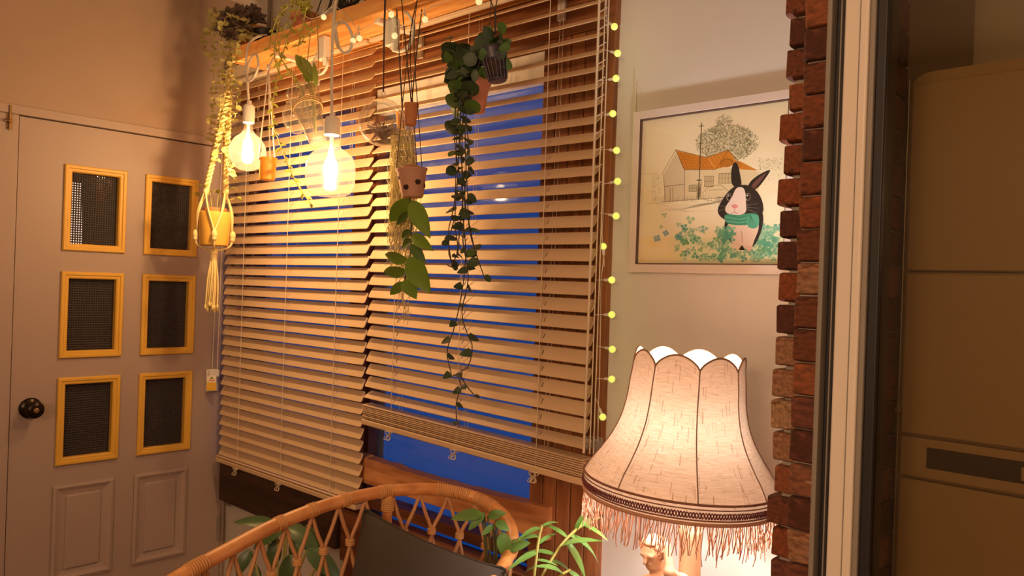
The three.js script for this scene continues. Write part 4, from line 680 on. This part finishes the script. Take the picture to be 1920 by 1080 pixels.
  smooth([[598, 560], [590, 480], [600, 425], [622, 420], [640, 500], [650, 560]], '#1c1716'); smooth([[668, 570], [700, 510], [792, 455], [770, 500], [720, 580]], '#1c1716'); smooth([[690, 560], [720, 515], [775, 472], [745, 520], [712, 570]], '#6c4640');
  smooth([[600, 560], [560, 610], [520, 690], [560, 740], [640, 760], [720, 750], [765, 690], [740, 600], [690, 550], [640, 545]], '#211a19');
  for (let i = 0; i < 220; i++) { const a = rr(.2, 2.9), x = 645 + Math.cos(a + (i % 2 ? 0 : .2)) * 108 * (rnd() < .5 ? -1 : 1) * .98, y = 660 + Math.sin(a) * 66; line([[x, y], [x + (x < 645 ? -1 : 1) * rr(4, 16), y + rr(2, 16)]], '#2a2220', 1.3); }
  smooth([[618, 560], [600, 620], [565, 670], [572, 705], [640, 716], [676, 700], [672, 650], [668, 590], [655, 558]], '#ecd9cc'); smooth([[590, 660], [580, 690], [615, 700], [640, 680], [620, 655]], '#f0dccf');
  for (const x of [585, 680]) { blob(x, 613, 13, 19, '#b9a894'); blob(x + 1, 613, 10, 16, '#1a1414'); blob(x - 2, 606, 3, 4, '#f0ece0'); }
  smooth([[594, 662], [616, 652], [638, 662], [618, 682]], '#dd8e8a'); line([[616, 680], [616, 696]], '#a8605c', 2.4); line([[600, 704], [616, 696], [634, 704]], '#a8605c', 2);
  for (const [a, b] of [[[670, 660], [730, 650]], [[670, 668], [734, 676]], [[668, 676], [724, 700]], [[570, 668], [530, 660]], [[570, 678], [536, 690]]]) line([a, b], '#d8ccc0', 1);
  smooth([[566, 702], [565, 745], [600, 768], [690, 770], [735, 745], [738, 708], [690, 700], [640, 716]], '#3f9a78'); for (let k = 0; k < 5; k++) line([[570, 712 + k * 11], [640, 728 + k * 9], [700, 712 + k * 11]], ['#2c7a60', '#7cc4a4'][k % 2], 2.4); smooth([[690, 705], [740, 715], [738, 780], [700, 790], [675, 760]], '#55b090'); for (let k = 0; k < 5; k++) line([[695, 712], [688 + k * 11, 782]], '#2c7a60', 2);
  for (let i = 0; i < 26; i++) { g.globalAlpha = .8; clover(rr(545, 610), rr(780, 960), rr(9, 14), ['#4aa48a', '#6cba96'][i % 2]); } for (let i = 0; i < 16; i++) clover(rr(610, 760), rr(905, 950), rr(8, 12), ['#5cae94', '#8ccaa8'][i % 2]); g.globalAlpha = 1;
  line([[715, 955], [735, 948], [742, 956], [765, 950], [778, 957], [800, 952]], '#6a6a50', 1.6);
  const t = new THREE.CanvasTexture(cv); t.colorSpace = THREE.SRGBColorSpace; t.anisotropy = 4;
  const x0 = 2.037, x1 = 2.418, y0 = 1.530, y1 = 1.889, w = .018, p = thing('framed_painting', V(2.2275, y0 - w, 0), 'framed painting of a black and white rabbit with a green scarf', 'painting');
  const rot = (m) => m;
  const member = (pts) => { const s = new THREE.Shape(pts.map(a => new THREE.Vector2(...a))); return new THREE.ExtrudeGeometry(s, { depth: .016, bevelEnabled: true, bevelSize: .0015, bevelThickness: .002, bevelSegments: 2 }).translate(0, 0, .003); };
  part('frame_side', member([[x0 - w, y0 - w], [x0, y0], [x0, y1], [x0 - w, y1 + w]]), M.frame, p); part('frame_side', member([[x1 + w, y0 - w], [x1 + w, y1 + w], [x1, y1], [x1, y0]]), M.frame, p);
  part('frame_side', member([[x0 - w, y1 + w], [x0, y1], [x1, y1], [x1 + w, y1 + w]]), M.frame, p); part('frame_side', member([[x0 - w, y0 - w], [x1 + w, y0 - w], [x1, y0], [x0, y0]]), M.frame, p);
  part('inner_lip', [box(x0, x0 + .003, y0, y1, .004, .020), box(x1 - .003, x1, y0, y1, .004, .020), box(x0, x1, y1 - .004, y1, .004, .020), box(x0, x1, y0, y0 + .004, .004, .020)], M.frameDark, p);
  const c = new THREE.PlaneGeometry(x1 - x0 - .004, y1 - y0 - .004); const cb = new THREE.BoxGeometry(x1 - x0 - .004, y1 - y0 - .004, .008); cb.translate((x0 + x1) / 2, (y0 + y1) / 2, .006); part('canvas', cb, mat([1, 1, 1], .55, { map: t }), p);
  part('glazing', box(x0 + .003, x1 - .003, y0 + .003, y1 - .003, .0145, .0155), M.pane, p);
}
// ---------------------------------------------------------------- table lamp with a scalloped shade
{
  const B = atD(1272, 931, 1.53), T = atD(1295, 684, 1.53); T.z = B.z - .006;
  const ax = T.clone().sub(B).normalize(), q = new THREE.Quaternion().setFromUnitVectors(V(0, 1, 0), ax), R = .184, HT = .228, BAND = .036;
  const base = V(B.x, .56, B.z), t = thing('table_lamp', base, 'table lamp with scalloped cream fabric shade and pink fringe', 'lamp');
  const prof = [[0, 1], [.05, .97], [.1, .935], [.18, .86], [.26, .795], [.34, .735], [.42, .69], [.5, .655], [.6, .625], [.7, .607], [.81, .597], [.9, .585], [1, .575]];
  const rad = f => { for (let i = 1; i < prof.length; i++) if (f <= prof[i][0] + 1e-6) return R * lerp(prof[i - 1][1], prof[i][1], (f - prof[i - 1][0]) / (prof[i][0] - prof[i - 1][0])); return R * .575; };
  const N = 8, th0 = Math.atan2(camera.position.z - B.z, camera.position.x - B.x), off = -.17;   // a seam stands nearly opposite the eye
  const P = (a, f, dr = 0) => { const u = ((a / (2 * Math.PI) * N) % 1 + 1) % 1, mid = Math.sin(Math.PI * u); const r = (rad(f)) * (1 - .045 * mid * (.35 + .65 * Math.min(1, f * 2.2))) + dr, y = BAND + f * HT + (f > .8 ? (f - .8) / .2 * .024 * (mid ** .7 - .35) : 0); const an = th0 + off - a; return V(r * Math.cos(an), y, r * Math.sin(an)).applyQuaternion(q).add(B); };
  for (let k = 0; k < N; k++) {
    const pos = [], uv = [], idx = [], nu = 14, nv = 26;
    for (let j = 0; j <= nv; j++) for (let i = 0; i <= nu; i++) { const a = (k + i / nu) / N * 2 * Math.PI, f = j / nv, p = P(a, f); pos.push(p.x, p.y, p.z); uv.push((k + i / nu) * .37, f * .8); }
    for (let j = 0; j < nv; j++) for (let i = 0; i < nu; i++) { const a = j * (nu + 1) + i, b = a + 1, c = a + nu + 1, d = c + 1; idx.push(a, c, b, b, c, d); }
    const g = new THREE.BufferGeometry(); g.setAttribute('position', new THREE.Float32BufferAttribute(pos, 3)); g.setAttribute('uv', new THREE.Float32BufferAttribute(uv, 2)); g.setIndex(idx); g.computeVertexNormals();
    const pn = part('shade_panel', g, M.shade, t);
    const s = []; for (let j = 0; j <= 16; j++) s.push(P(k / N * 2 * Math.PI, j / 16, .001)); part('seam', tube(s, .0012, 40, 5), M.seam, pn);
    const e = []; for (let i = 0; i <= 16; i++) e.push(P((k + i / 16) / N * 2 * Math.PI * .99999, 1, .0002)); part('scallop_edge', tube(e, .0019, 36, 6), M.seam, pn);
  }
  const circ = (y, r, m = 96) => { const o = []; for (let i = 0; i < m; i++) { const a = i / m * 2 * Math.PI; o.push(V(r * Math.cos(a), y, r * Math.sin(a)).applyQuaternion(q).add(B)); } return o; };
  part('shade_band', lathe([[R * .985, 0], [R * .998, BAND * .5], [R, BAND]], B, 96, q), M.shade, t);
  part('trim_cord', tube(circ(BAND, R + .001), .0022, 240, 6, true), M.trimDark, t); part('trim_cord', tube(circ(.002, R * .985 + .001), .0034, 240, 6, true), M.trim, t); part('trim_cord', tube(circ(.009, R * .99 + .001), .0014, 240, 6, true), M.trimDark, t); part('trim_cord', tube(circ(.028, R + .0008), .0011, 240, 6, true), M.trimDark, t);
  const zig = ph => { const o = [], m = 110 * 4; for (let i = 0; i < m; i++) { const a = i / m * 2 * Math.PI; const r = R + .0018 + .0008 * Math.cos(i * Math.PI / 2 + ph); o.push(V(r * Math.cos(a), .018 + .0052 * Math.sin(i * Math.PI / 2 + ph), r * Math.sin(a)).applyQuaternion(q).add(B)); } return tube(o, .0012, 1100, 4, true); };
  part('braid', [zig(0), zig(Math.PI)], M.braid, t);
  const fr = []; for (let i = 0; i < 420; i++) {
    const a = i / 420 * 2 * Math.PI + rr(-.006, .006), n = noise.noise(a * 5, 3, 1), L = .052 + .022 * n + rr(-.01, .008) + (rnd() < .05 ? .02 : 0), c = Math.cos(a), s = Math.sin(a), sw = rr(-.012, .012) + .01 * noise.noise(a * 12, 1, 8);
    const p = (f, d) => V((R * .975 + d) * c - s * sw * f, .001 - L * f, (R * .975 + d) * s + c * sw * f).applyQuaternion(q).add(B);
    fr.push(tube([p(0, 0), p(.35, rr(-.003, .003)), p(.7, rr(-.004, .004)), p(1, rr(-.004, .004))], .00105, 6, 4));
  }
  part('fringe', fr, M.fringe, t, 'stuff');
  const at = (x, y, z) => V(x, y, z).applyQuaternion(q).add(B), L0 = at(.004, .105, .012);
  part('bulb', ball(L0, .022, 1, 1.25, 1, 20), mat([.9, .85, .75], .4, { emissive: lin([1, .84, .6]), emissiveIntensity: 7 }), t);
  part('bulb_socket', bar(at(0, .0, .01), at(.003, .082, .012), .013, .015, 16), M.gold, t);
  part('shade_carrier', [0, 1, 2].map(k => bar(at(0, .03, .01), at(R * .97 * Math.cos(k * 2.094 + .5), .006, R * .97 * Math.sin(k * 2.094 + .5)), .0015)), M.gold, t);
  const l = new THREE.PointLight(lin(LAMP.color), LAMP.cd); l.position.copy(L0); l.castShadow = true; l.shadow.radius = 1.6; l.name = 'table_lamp_light'; scene.add(l);
  // figurine base: a standing robed figure with one arm raised along the lamp stem, looking down to the left
  const e = camera.position.clone().sub(B).setY(0).normalize(), rt = V(e.z, 0, -e.x);       // towards the eye, and to the right of the picture
  const at2 = (x, y, f) => V(B.x, 0, B.z).addScaledVector(rt, x).addScaledVector(e, f).setY(y);
  const Hc = at2(-.045, .966, .02), S = 112, half = .165, C0 = at2(-.005, .84, .01);
  const cap = (p, a, b, ra, rb) => { const ab = b.clone().sub(a), h = Math.max(0, Math.min(1, p.clone().sub(a).dot(ab) / ab.lengthSq())); return p.distanceTo(a.clone().addScaledVector(ab, h)) - lerp(ra, rb, h); };
  const smin = (a, b, k) => { const h = Math.max(0, Math.min(1, .5 + .5 * (b - a) / k)); return lerp(b, a, h) - k * h * (1 - h); };
  const look = rt.clone().multiplyScalar(-.55).addScaledVector(e, .8).add(V(0, -.35, 0)).normalize(), sideH = V(0, 1, 0).cross(look).normalize(), upH = look.clone().cross(sideH);
  const hp = (x, y, z) => Hc.clone().addScaledVector(sideH, x).addScaledVector(upH, y).addScaledVector(look, z);
  const headPts = { chin: hp(0, -.021, .008), nose0: hp(0, .002, .0205), nose1: hp(0, -.007, .0265), brL: hp(-.011, .004, .018), brR: hp(.011, .004, .018), mL: hp(-.0045, -.0125, .0195), mR: hp(.0045, -.0125, .0195) };
  const neck = at2(-.03, .928, .008), shL = at2(-.055, .905, .02), shR = at2(.012, .912, .01), hip = at2(-.012, .80, .01), foot = at2(-.005, .70, .01), hand = at2(-.018, .985, .03), elb = at2(-.012, .94, .045);
  const body = p => {
    let d = cap(p, Hc, headPts.chin, .0215, .013); d = smin(d, cap(p, headPts.nose0, headPts.nose1, .0028, .0038), .004); d = smin(d, cap(p, headPts.brL, headPts.brR, .0036, .0036), .005); d = smin(d, cap(p, headPts.mL, headPts.mR, .002, .002), .003);
    d = smin(d, cap(p, Hc, neck, .011, .012), .008); d = smin(d, cap(p, neck, at2(-.02, .89, .008), .014, .024), .014); d = smin(d, cap(p, shL, shR, .015, .016), .014); d = smin(d, cap(p, at2(-.018, .89, .012), hip, .03, .032), .02); d = smin(d, cap(p, hip, foot, .034, .05), .02);
    d = smin(d, cap(p, shL, at2(-.062, .86, .045), .012, .010), .01); d = smin(d, cap(p, at2(-.062, .86, .045), at2(-.04, .925, .055), .010, .007), .008);
    d = smin(d, cap(p, shR, elb, .012, .010), .01); d = smin(d, cap(p, elb, hand, .010, .007), .006);
    const fold = .0025 * Math.sin(Math.atan2(p.x - hip.x, p.z - hip.z) * 9) * Math.max(0, Math.min(1, (.88 - p.y) / .05)); return d + fold;
  };
  const hair = p => { let d = p.distanceTo(hp(0, .006, -.006)) - .0255; const f = p.clone().sub(Hc); d = Math.max(d, f.dot(look) - .011 + .25 * Math.abs(f.dot(sideH))); d = smin(d, p.distanceTo(hp(0, .004, -.03)) - .0115, .006); const w = .0016 * Math.sin(f.dot(upH) * 620 + f.dot(look) * 300); return d + w; };
  const iso = (fn, c, hf, res) => { const mc = new MarchingCubes(res, M.white, false, false, 90000); mc.isolation = 0; const s = mc.size, o = new THREE.Vector3(); for (let k = 0; k < s; k++) for (let j = 0; j < s; j++) for (let i = 0; i < s; i++) { o.set((i - s / 2) / (s / 2) * hf + c.x, (j - s / 2) / (s / 2) * hf + c.y, (k - s / 2) / (s / 2) * hf + c.z); mc.field[k * s * s + j * s + i] = -fn(o); } mc.update(); const n = mc.count, g = new THREE.BufferGeometry(); g.setAttribute('position', new THREE.BufferAttribute(mc.positionArray.slice(0, n * 3), 3)); g.setAttribute('normal', new THREE.BufferAttribute(mc.normalArray.slice(0, n * 3), 3)); g.scale(hf, hf, hf); g.translate(c.x, c.y, c.z); return g; };
  const fig = part('figurine', iso(body, C0, half, S), M.plasterFigure, t);
  part('figurine_hair', iso(hair, Hc, .045, 40), M.figureHair, fig);
  part('stem_column', lathe([[0, 0], [.075, 0], [.078, .012], [.06, .022], [.055, .05], [.05, .13], [.026, .15], [.021, .2], [.021, .43], [.024, .445], [.014, .46], [.012, .5], [0, .5]], at2(.026, .56, -.02), 40), M.plasterFigure, t);
  // side table under the lamp, below the frame
  const tb = thing('side_table', V(B.x, 0, B.z), 'small pale side table under the lamp', 'table');
  part('table_top', box(B.x - .2, B.x + .2, .535, .56, B.z - .2, B.z + .14, .008), M.pine, tb);
  for (const sx of [-1, 1]) for (const z of [B.z - .17, B.z + .11]) part('leg', bar(V(B.x + sx * .17, 0, z), V(B.x + sx * .17, .535, z), .014, .017, 12), M.pine, tb);
}
// ---------------------------------------------------------------- rattan chair with cushion
{
  const rimPx = [[230, 1150, 1.36], [340, 1080, 1.46], [430, 1030, 1.56], [520, 983, 1.67], [620, 945, 1.78], [720, 922, 1.87], [830, 919, 1.93], [905, 939, 1.92], [948, 972, 1.87], [962, 1012, 1.80], [950, 1050, 1.72], [925, 1090, 1.64], [890, 1140, 1.54]];
  const rim = rimPx.map(p => atD(...p)), c = new THREE.CatmullRomCurve3(rim, false, 'centripetal'), ctr = V(2.0, .4, .95);
  const t = thing('rattan_chair', V(ctr.x, 0, ctr.z), 'round honey coloured rattan chair with an open lattice back under the right window', 'chair');
  const body = part('rim', new THREE.TubeGeometry(c, 160, .0148, 12), M.rattan, t); { const uv = body.geometry.attributes.uv; for (let i = 0; i < uv.count; i++) uv.setXY(i, uv.getY(i) * .1, uv.getX(i) * 1.3); }
  // wrapped bindings: rings of flat cane along the rim
  for (const [t0, t1] of [[.10, .13], [.27, .285], [.335, .35], [.40, .415], [.475, .50], [.585, .645], [.655, .70], [.80, .84]]) { const w = []; for (let f = t0; f < t1; f += .0042) { const p = c.getPointAt(f), g = new THREE.TorusGeometry(.0149, .0016, 6, 18); g.applyQuaternion(new THREE.Quaternion().setFromUnitVectors(V(0, 0, 1), c.getTangentAt(f))); g.translate(p.x, p.y, p.z); w.push(g); } part('binding', w, M.wrap, t, 'stuff'); }
  const down = p => { const o = ctr.clone().sub(p); o.y = 0; o.multiplyScalar(.10).setY(-1); return o.normalize(); };
  const Bp = (f, s) => { const p = c.getPointAt(Math.max(0, Math.min(1, f))); return p.addScaledVector(down(p), s).addScaledVector(V(ctr.x - p.x, 0, ctr.z - p.z), .25 * s * s); };
  const n = 19, st = 1 / n;
  for (let i = 0; i < n; i++) {
    const f = (i + .5) * st, nd = Bp(f + st * .5, .098), m2 = Bp(f, .215), m3 = Bp(f + st, .215), a = Bp(f, .012), b = Bp(f + st, .012);
    part('cane', [tube([a, a.clone().lerp(nd, .5).add(V(0, -.004, 0)), nd.clone().lerp(a, .12), nd.clone().add(V(0, -.012, 0)), m3], .0046, 16, 7)], M.cane, t);
    part('cane', [tube([b, b.clone().lerp(nd, .5).add(V(0, -.004, 0)), nd.clone().lerp(b, .12), nd.clone().add(V(.002, -.012, .002)), m2], .0046, 16, 7)], M.cane, t);
    const dn = down(nd); part('node_wrap', [0, 1, 2, 3].map(k => { const g = new THREE.TorusGeometry(.0088, .0021, 6, 14); g.applyQuaternion(new THREE.Quaternion().setFromUnitVectors(V(0, 0, 1), dn)); const p = nd.clone().addScaledVector(dn, -.004 + k * .0036); g.translate(p.x, p.y, p.z); return g; }), M.wrap, t, 'stuff');
    part('cane', tube([m2, Bp(f + st * .2, .32), Bp(f + st * .3, .43)], .0046, 10, 7), M.cane, t);
  }
  // the thick upright lashed to the rim at the back
  const u0 = c.getPointAt(.492), u1 = Bp(.492, .5); part('upright', tube([u0, Bp(.492, .2), u1], .012, 16, 10), M.rattan, t);
  part('binding', [0, 1, 2, 3, 4, 5, 6].map(k => { const p = Bp(.492, .018 + k * .0042), g = new THREE.TorusGeometry(.0135, .0022, 6, 16); g.rotateX(Math.PI / 2); g.translate(p.x, p.y, p.z); return g; }), M.wrap, t, 'stuff');
  const lowPts = []; for (let i = 0; i <= 20; i++) lowPts.push(Bp(i / 20, .43)); part('seat_rim', tube(lowPts, .012, 80, 10), M.rattan, t);
  const bp = []; for (let i = 0; i < 24; i++) { const a = i / 24 * 2 * Math.PI; bp.push(V(2.0 + .27 * Math.cos(a), .014, .85 + .22 * Math.sin(a))); } part('base_ring', tube(bp, .014, 96, 8, true), M.rattan, t);
  for (let i = 0; i < 10; i++) { const a = lowPts[2 * i + 1], k = bp.reduce((m, p) => p.distanceTo(a) < m.distanceTo(a) ? p : m, bp[0]); part('leg', bar(a, k, .009, .009, 8), M.cane, t); }
  part('seat', (() => { const g = new THREE.SphereGeometry(1, 28, 12, 0, Math.PI * 2, 1.75, 1.3); g.scale(.3, .18, .24); g.translate(2.0, .44, .78); return g; })(), M.rattan, t);
  // cushion standing on its corner
  const A = atD(681, 953, 1.80), Bc = atD(945, 1066, 1.64), Dc = atD(600, 1268, 1.62), ctrC = Bc.clone().add(Dc).multiplyScalar(.5), ux = Bc.clone().sub(A).multiplyScalar(.5), uy = Dc.clone().sub(A).multiplyScalar(.5), un = ux.clone().cross(uy).normalize(); if (un.dot(toCam(A)) < 0) un.negate();
  const G = 36, pos = [], uv = [], idx = [];
  for (const s of [1, -1]) for (let j = 0; j <= G; j++) for (let i = 0; i <= G; i++) { const x = i / G * 2 - 1, y = j / G * 2 - 1, k = Math.max(0, (1 - x * x) * (1 - y * y)), pin = 1 - .07 * ((1 - x * x) * y * y + (1 - y * y) * x * x), h = s * (.062 * k ** .5 + .004 * noise.noise(x * 3, y * 3, s * 4) * k); const p = ctrC.clone().addScaledVector(ux, x * pin).addScaledVector(uy, y * pin).addScaledVector(un, h - .01); pos.push(p.x, p.y, p.z); uv.push(x, y); }
  for (const s of [0, 1]) for (let j = 0; j < G; j++) for (let i = 0; i < G; i++) { const a = s * (G + 1) ** 2 + j * (G + 1) + i, b = a + 1, d = a + G + 1, e = d + 1; s ? idx.push(a, b, d, b, e, d) : idx.push(a, d, b, b, d, e); }
  const g = new THREE.BufferGeometry(); g.setAttribute('position', new THREE.Float32BufferAttribute(pos, 3)); g.setAttribute('uv', new THREE.Float32BufferAttribute(uv, 2)); g.setIndex(idx); g.computeVertexNormals();
  const cu = thing('cushion', V(ctrC.x, ctrC.y - .2, ctrC.z), 'dark brown velvety cushion standing on its corner in the rattan chair', 'cushion'); part('cover', g, M.cushion, cu);
  const sm = []; for (const [a, b] of [[[-1, -1], [1, -1]], [[1, -1], [1, 1]], [[1, 1], [-1, 1]], [[-1, 1], [-1, -1]]]) for (let i = 0; i < 12; i++) { const x = lerp(a[0], b[0], i / 12), y = lerp(a[1], b[1], i / 12), pin = 1 - .07 * ((1 - x * x) * y * y + (1 - y * y) * x * x); sm.push(ctrC.clone().addScaledVector(ux, x * pin).addScaledVector(uy, y * pin).addScaledVector(un, -.01)); } part('piping', tube(sm, .003, 160, 6, true), M.cushion, cu);
}
// ---------------------------------------------------------------- plants round the chair
function floorPlant(name, label, base, potR, potH, m) { const t = thing(name, base, label, 'plant'); part('pot', potGeo(base, potR * .8, potR, potH, .03), m, t); part('soil', soilGeo(V(base.x, base.y + potH * .9, base.z), potR * .93), M.soil, t); return t; }
{
  const b = V(1.13, 0, .42), t = floorPlant('broad_leaf_plant', 'dark broad leaved potted plant behind the left side of the rattan chair', b, .11, .2, M.terracotta);
  const s0 = V(b.x, .19, b.z), D = 2.28;
  for (const [x0, y0, x1, y1, w, d] of [[520, 985, 445, 966, .62, 0], [500, 1000, 442, 1012, .95, .04], [535, 990, 470, 1020, .7, -.03], [540, 990, 600, 1020, .9, -.05], [560, 1000, 548, 1058, .9, .02], [575, 985, 600, 1060, .8, -.03], [520, 1010, 505, 1072, .9, .03], [470, 1030, 440, 1078, .9, 0], [545, 1040, 530, 1105, .9, -.05], [575, 1030, 640, 1078, .8, -.1], [600, 1050, 625, 1110, .9, -.1], [480, 1060, 470, 1120, .9, .02], [500, 985, 560, 975, .6, .05]]) {
    const p = atD(x0, y0, D + d), e = atD(x1, y1, D + d - .04), L = e.distanceTo(p); leafMesh(t, 'broad', p, e.clone().sub(p), toCam(p).add(V(0, .6, 0)).add(rdir(.3)), L, M.darkLeaf, 'leaf', w * 1.1);
    part('stem', tube([s0, V((s0.x + p.x) / 2, p.y * .8, (s0.z + p.z) / 2), p], .0032, 14, 6), M.limeStem, t);
  }
}
{
  const b = V(1.82, 0, .2), t = floorPlant('heart_leaf_vine', 'green heart leaved plant poking over the right end of the chair rim', b, .09, .18, M.pinkPot), s0 = V(b.x, .17, b.z), D = 1.74;
  for (const [x0, y0, x1, y1, w] of [[905, 965, 850, 963, .62], [908, 962, 878, 990, .6], [915, 968, 942, 960, .75], [930, 978, 952, 990, .9], [942, 998, 950, 1048, .8], [925, 985, 905, 1000, .6], [950, 1030, 985, 1012, .8], [935, 1060, 905, 1083, .6]]) { const p = atD(x0, y0, D), e = atD(x1, y1, D - .02); leafMesh(t, 'broad', p, e.clone().sub(p), toCam(p).add(V(0, .5, 0)).add(rdir(.2)), e.distanceTo(p), M.palmLeaf, 'leaf', w * 1.5); part('stem', tube([s0, V(lerp(s0.x, p.x, .6), p.y * .7, lerp(s0.z, p.z, .6)), p], .0024, 14, 6), M.stem, t); }
}
{
  const b = V(2.06, 0, .30), t = floorPlant('palm_plant', 'green palm with long arching leaflets between the chair and the lamp', b, .1, .2, M.terracotta), s0 = V(b.x, .19, b.z), D = 1.68;
  const fronds = [[[1010, 1100], [1040, 1040], [1062, 1010], [1090, 985]], [[1000, 1110], [1005, 1050], [1010, 1010], [1016, 985]], [[1020, 1120], [1050, 1080], [1070, 1068]]];
  fronds.forEach(f => part('stalk', tube([s0, V(lerp(s0.x, atD(...f[0], D).x, .5), .55, lerp(s0.z, atD(...f[0], D).z, .5)), ...f.map(p => atD(...p, D))], .0032, 40, 6), M.limeStem, t));
  for (const [x0, y0, x1, y1, x2, w] of [[1088, 988, 1122, 956, 0, 1.5], [1078, 998, 1090, 958, 0, 1.1], [1070, 1004, 1128, 1062, 1, 1.1], [1060, 1014, 1096, 1082, 1, 1.1], [1064, 1008, 1020, 985, 1, .9], [1050, 1024, 1112, 1016, 1, 1], [1040, 1040, 985, 1040, 1, .9], [1034, 1050, 1080, 1090, 1, .9], [1014, 990, 982, 1010, 1, 1], [1012, 1005, 962, 1022, 1, 1], [1016, 988, 1046, 966, 0, .9], [1010, 1020, 1042, 1002, 1, 1], [1008, 1036, 966, 1066, 1, 1.1], [1006, 1050, 1040, 1062, 1, 1], [1066, 1070, 1100, 1086, 0, 1.5], [1056, 1076, 1020, 1062, 1, 1.2], [1004, 1064, 972, 1088, 1, 1.1], [1095, 985, 1128, 1010, 1, .9]]) { const p = atD(x0, y0, D), e = atD(x1, y1, D - .05 + .04 * (x0 % 3)); const dir = e.clone().sub(p); const L = dir.length(); if (x2) dir.add(V(0, L * .38, 0)); leafMesh(t, 'long', p, dir, V(0, 1, 0).add(toCam(p).multiplyScalar(.6)), L * 1.08, M.palmLeaf, 'leaflet', w * 1.15); }
}
// ---------------------------------------------------------------- unseen lamps behind the camera that light the room
{
  const c = thing('unseen_ceiling_lamp', V(2.9, H - .05, 2.6), 'unseen square ceiling lamp lighting the room from behind the camera', 'lamp');  // out of view, lights the walls and shelf from above
  part('housing', box(2.55, 3.25, H - .05, H, 2.25, 2.95, .01), M.white, c); part('diffuser', box(2.58, 3.22, H - .056, H - .05, 2.28, 2.92, .001), mat([.8, .7, .5], .6, { emissive: lin(FILL.color), emissiveIntensity: 2 }), c);
  const l = new THREE.RectAreaLight(lin(FILL.color), FILL.ceiling, .64, .64); l.position.set(2.9, H - .06, 2.6); l.lookAt(2.9, 0, 2.6); l.name = 'unseen_ceiling_lamp_light'; scene.add(l);
  const w = thing('unseen_wall_lamp', V(3.3, 1.7, 3.7), 'unseen wide wall lamp lighting the room from behind the camera', 'lamp');  // out of view, placed to light blinds, door frame and glass from the front
  part('housing', box(2.85, 3.75, 1.7, 2.3, 3.67, 3.7, .008), M.white, w); part('diffuser', box(2.87, 3.73, 1.72, 2.28, 3.664, 3.67, .001), mat([.8, .7, .5], .6, { emissive: lin(FILL.color), emissiveIntensity: 2 }), w);
  const k = new THREE.RectAreaLight(lin(FILL.color), FILL.unseen_sconce, .86, .56); k.position.set(3.3, 2.0, 3.66); k.lookAt(3.3, 2.0, 0); k.name = 'unseen_wall_lamp_light'; scene.add(k);
}
renderer.render(scene, camera);
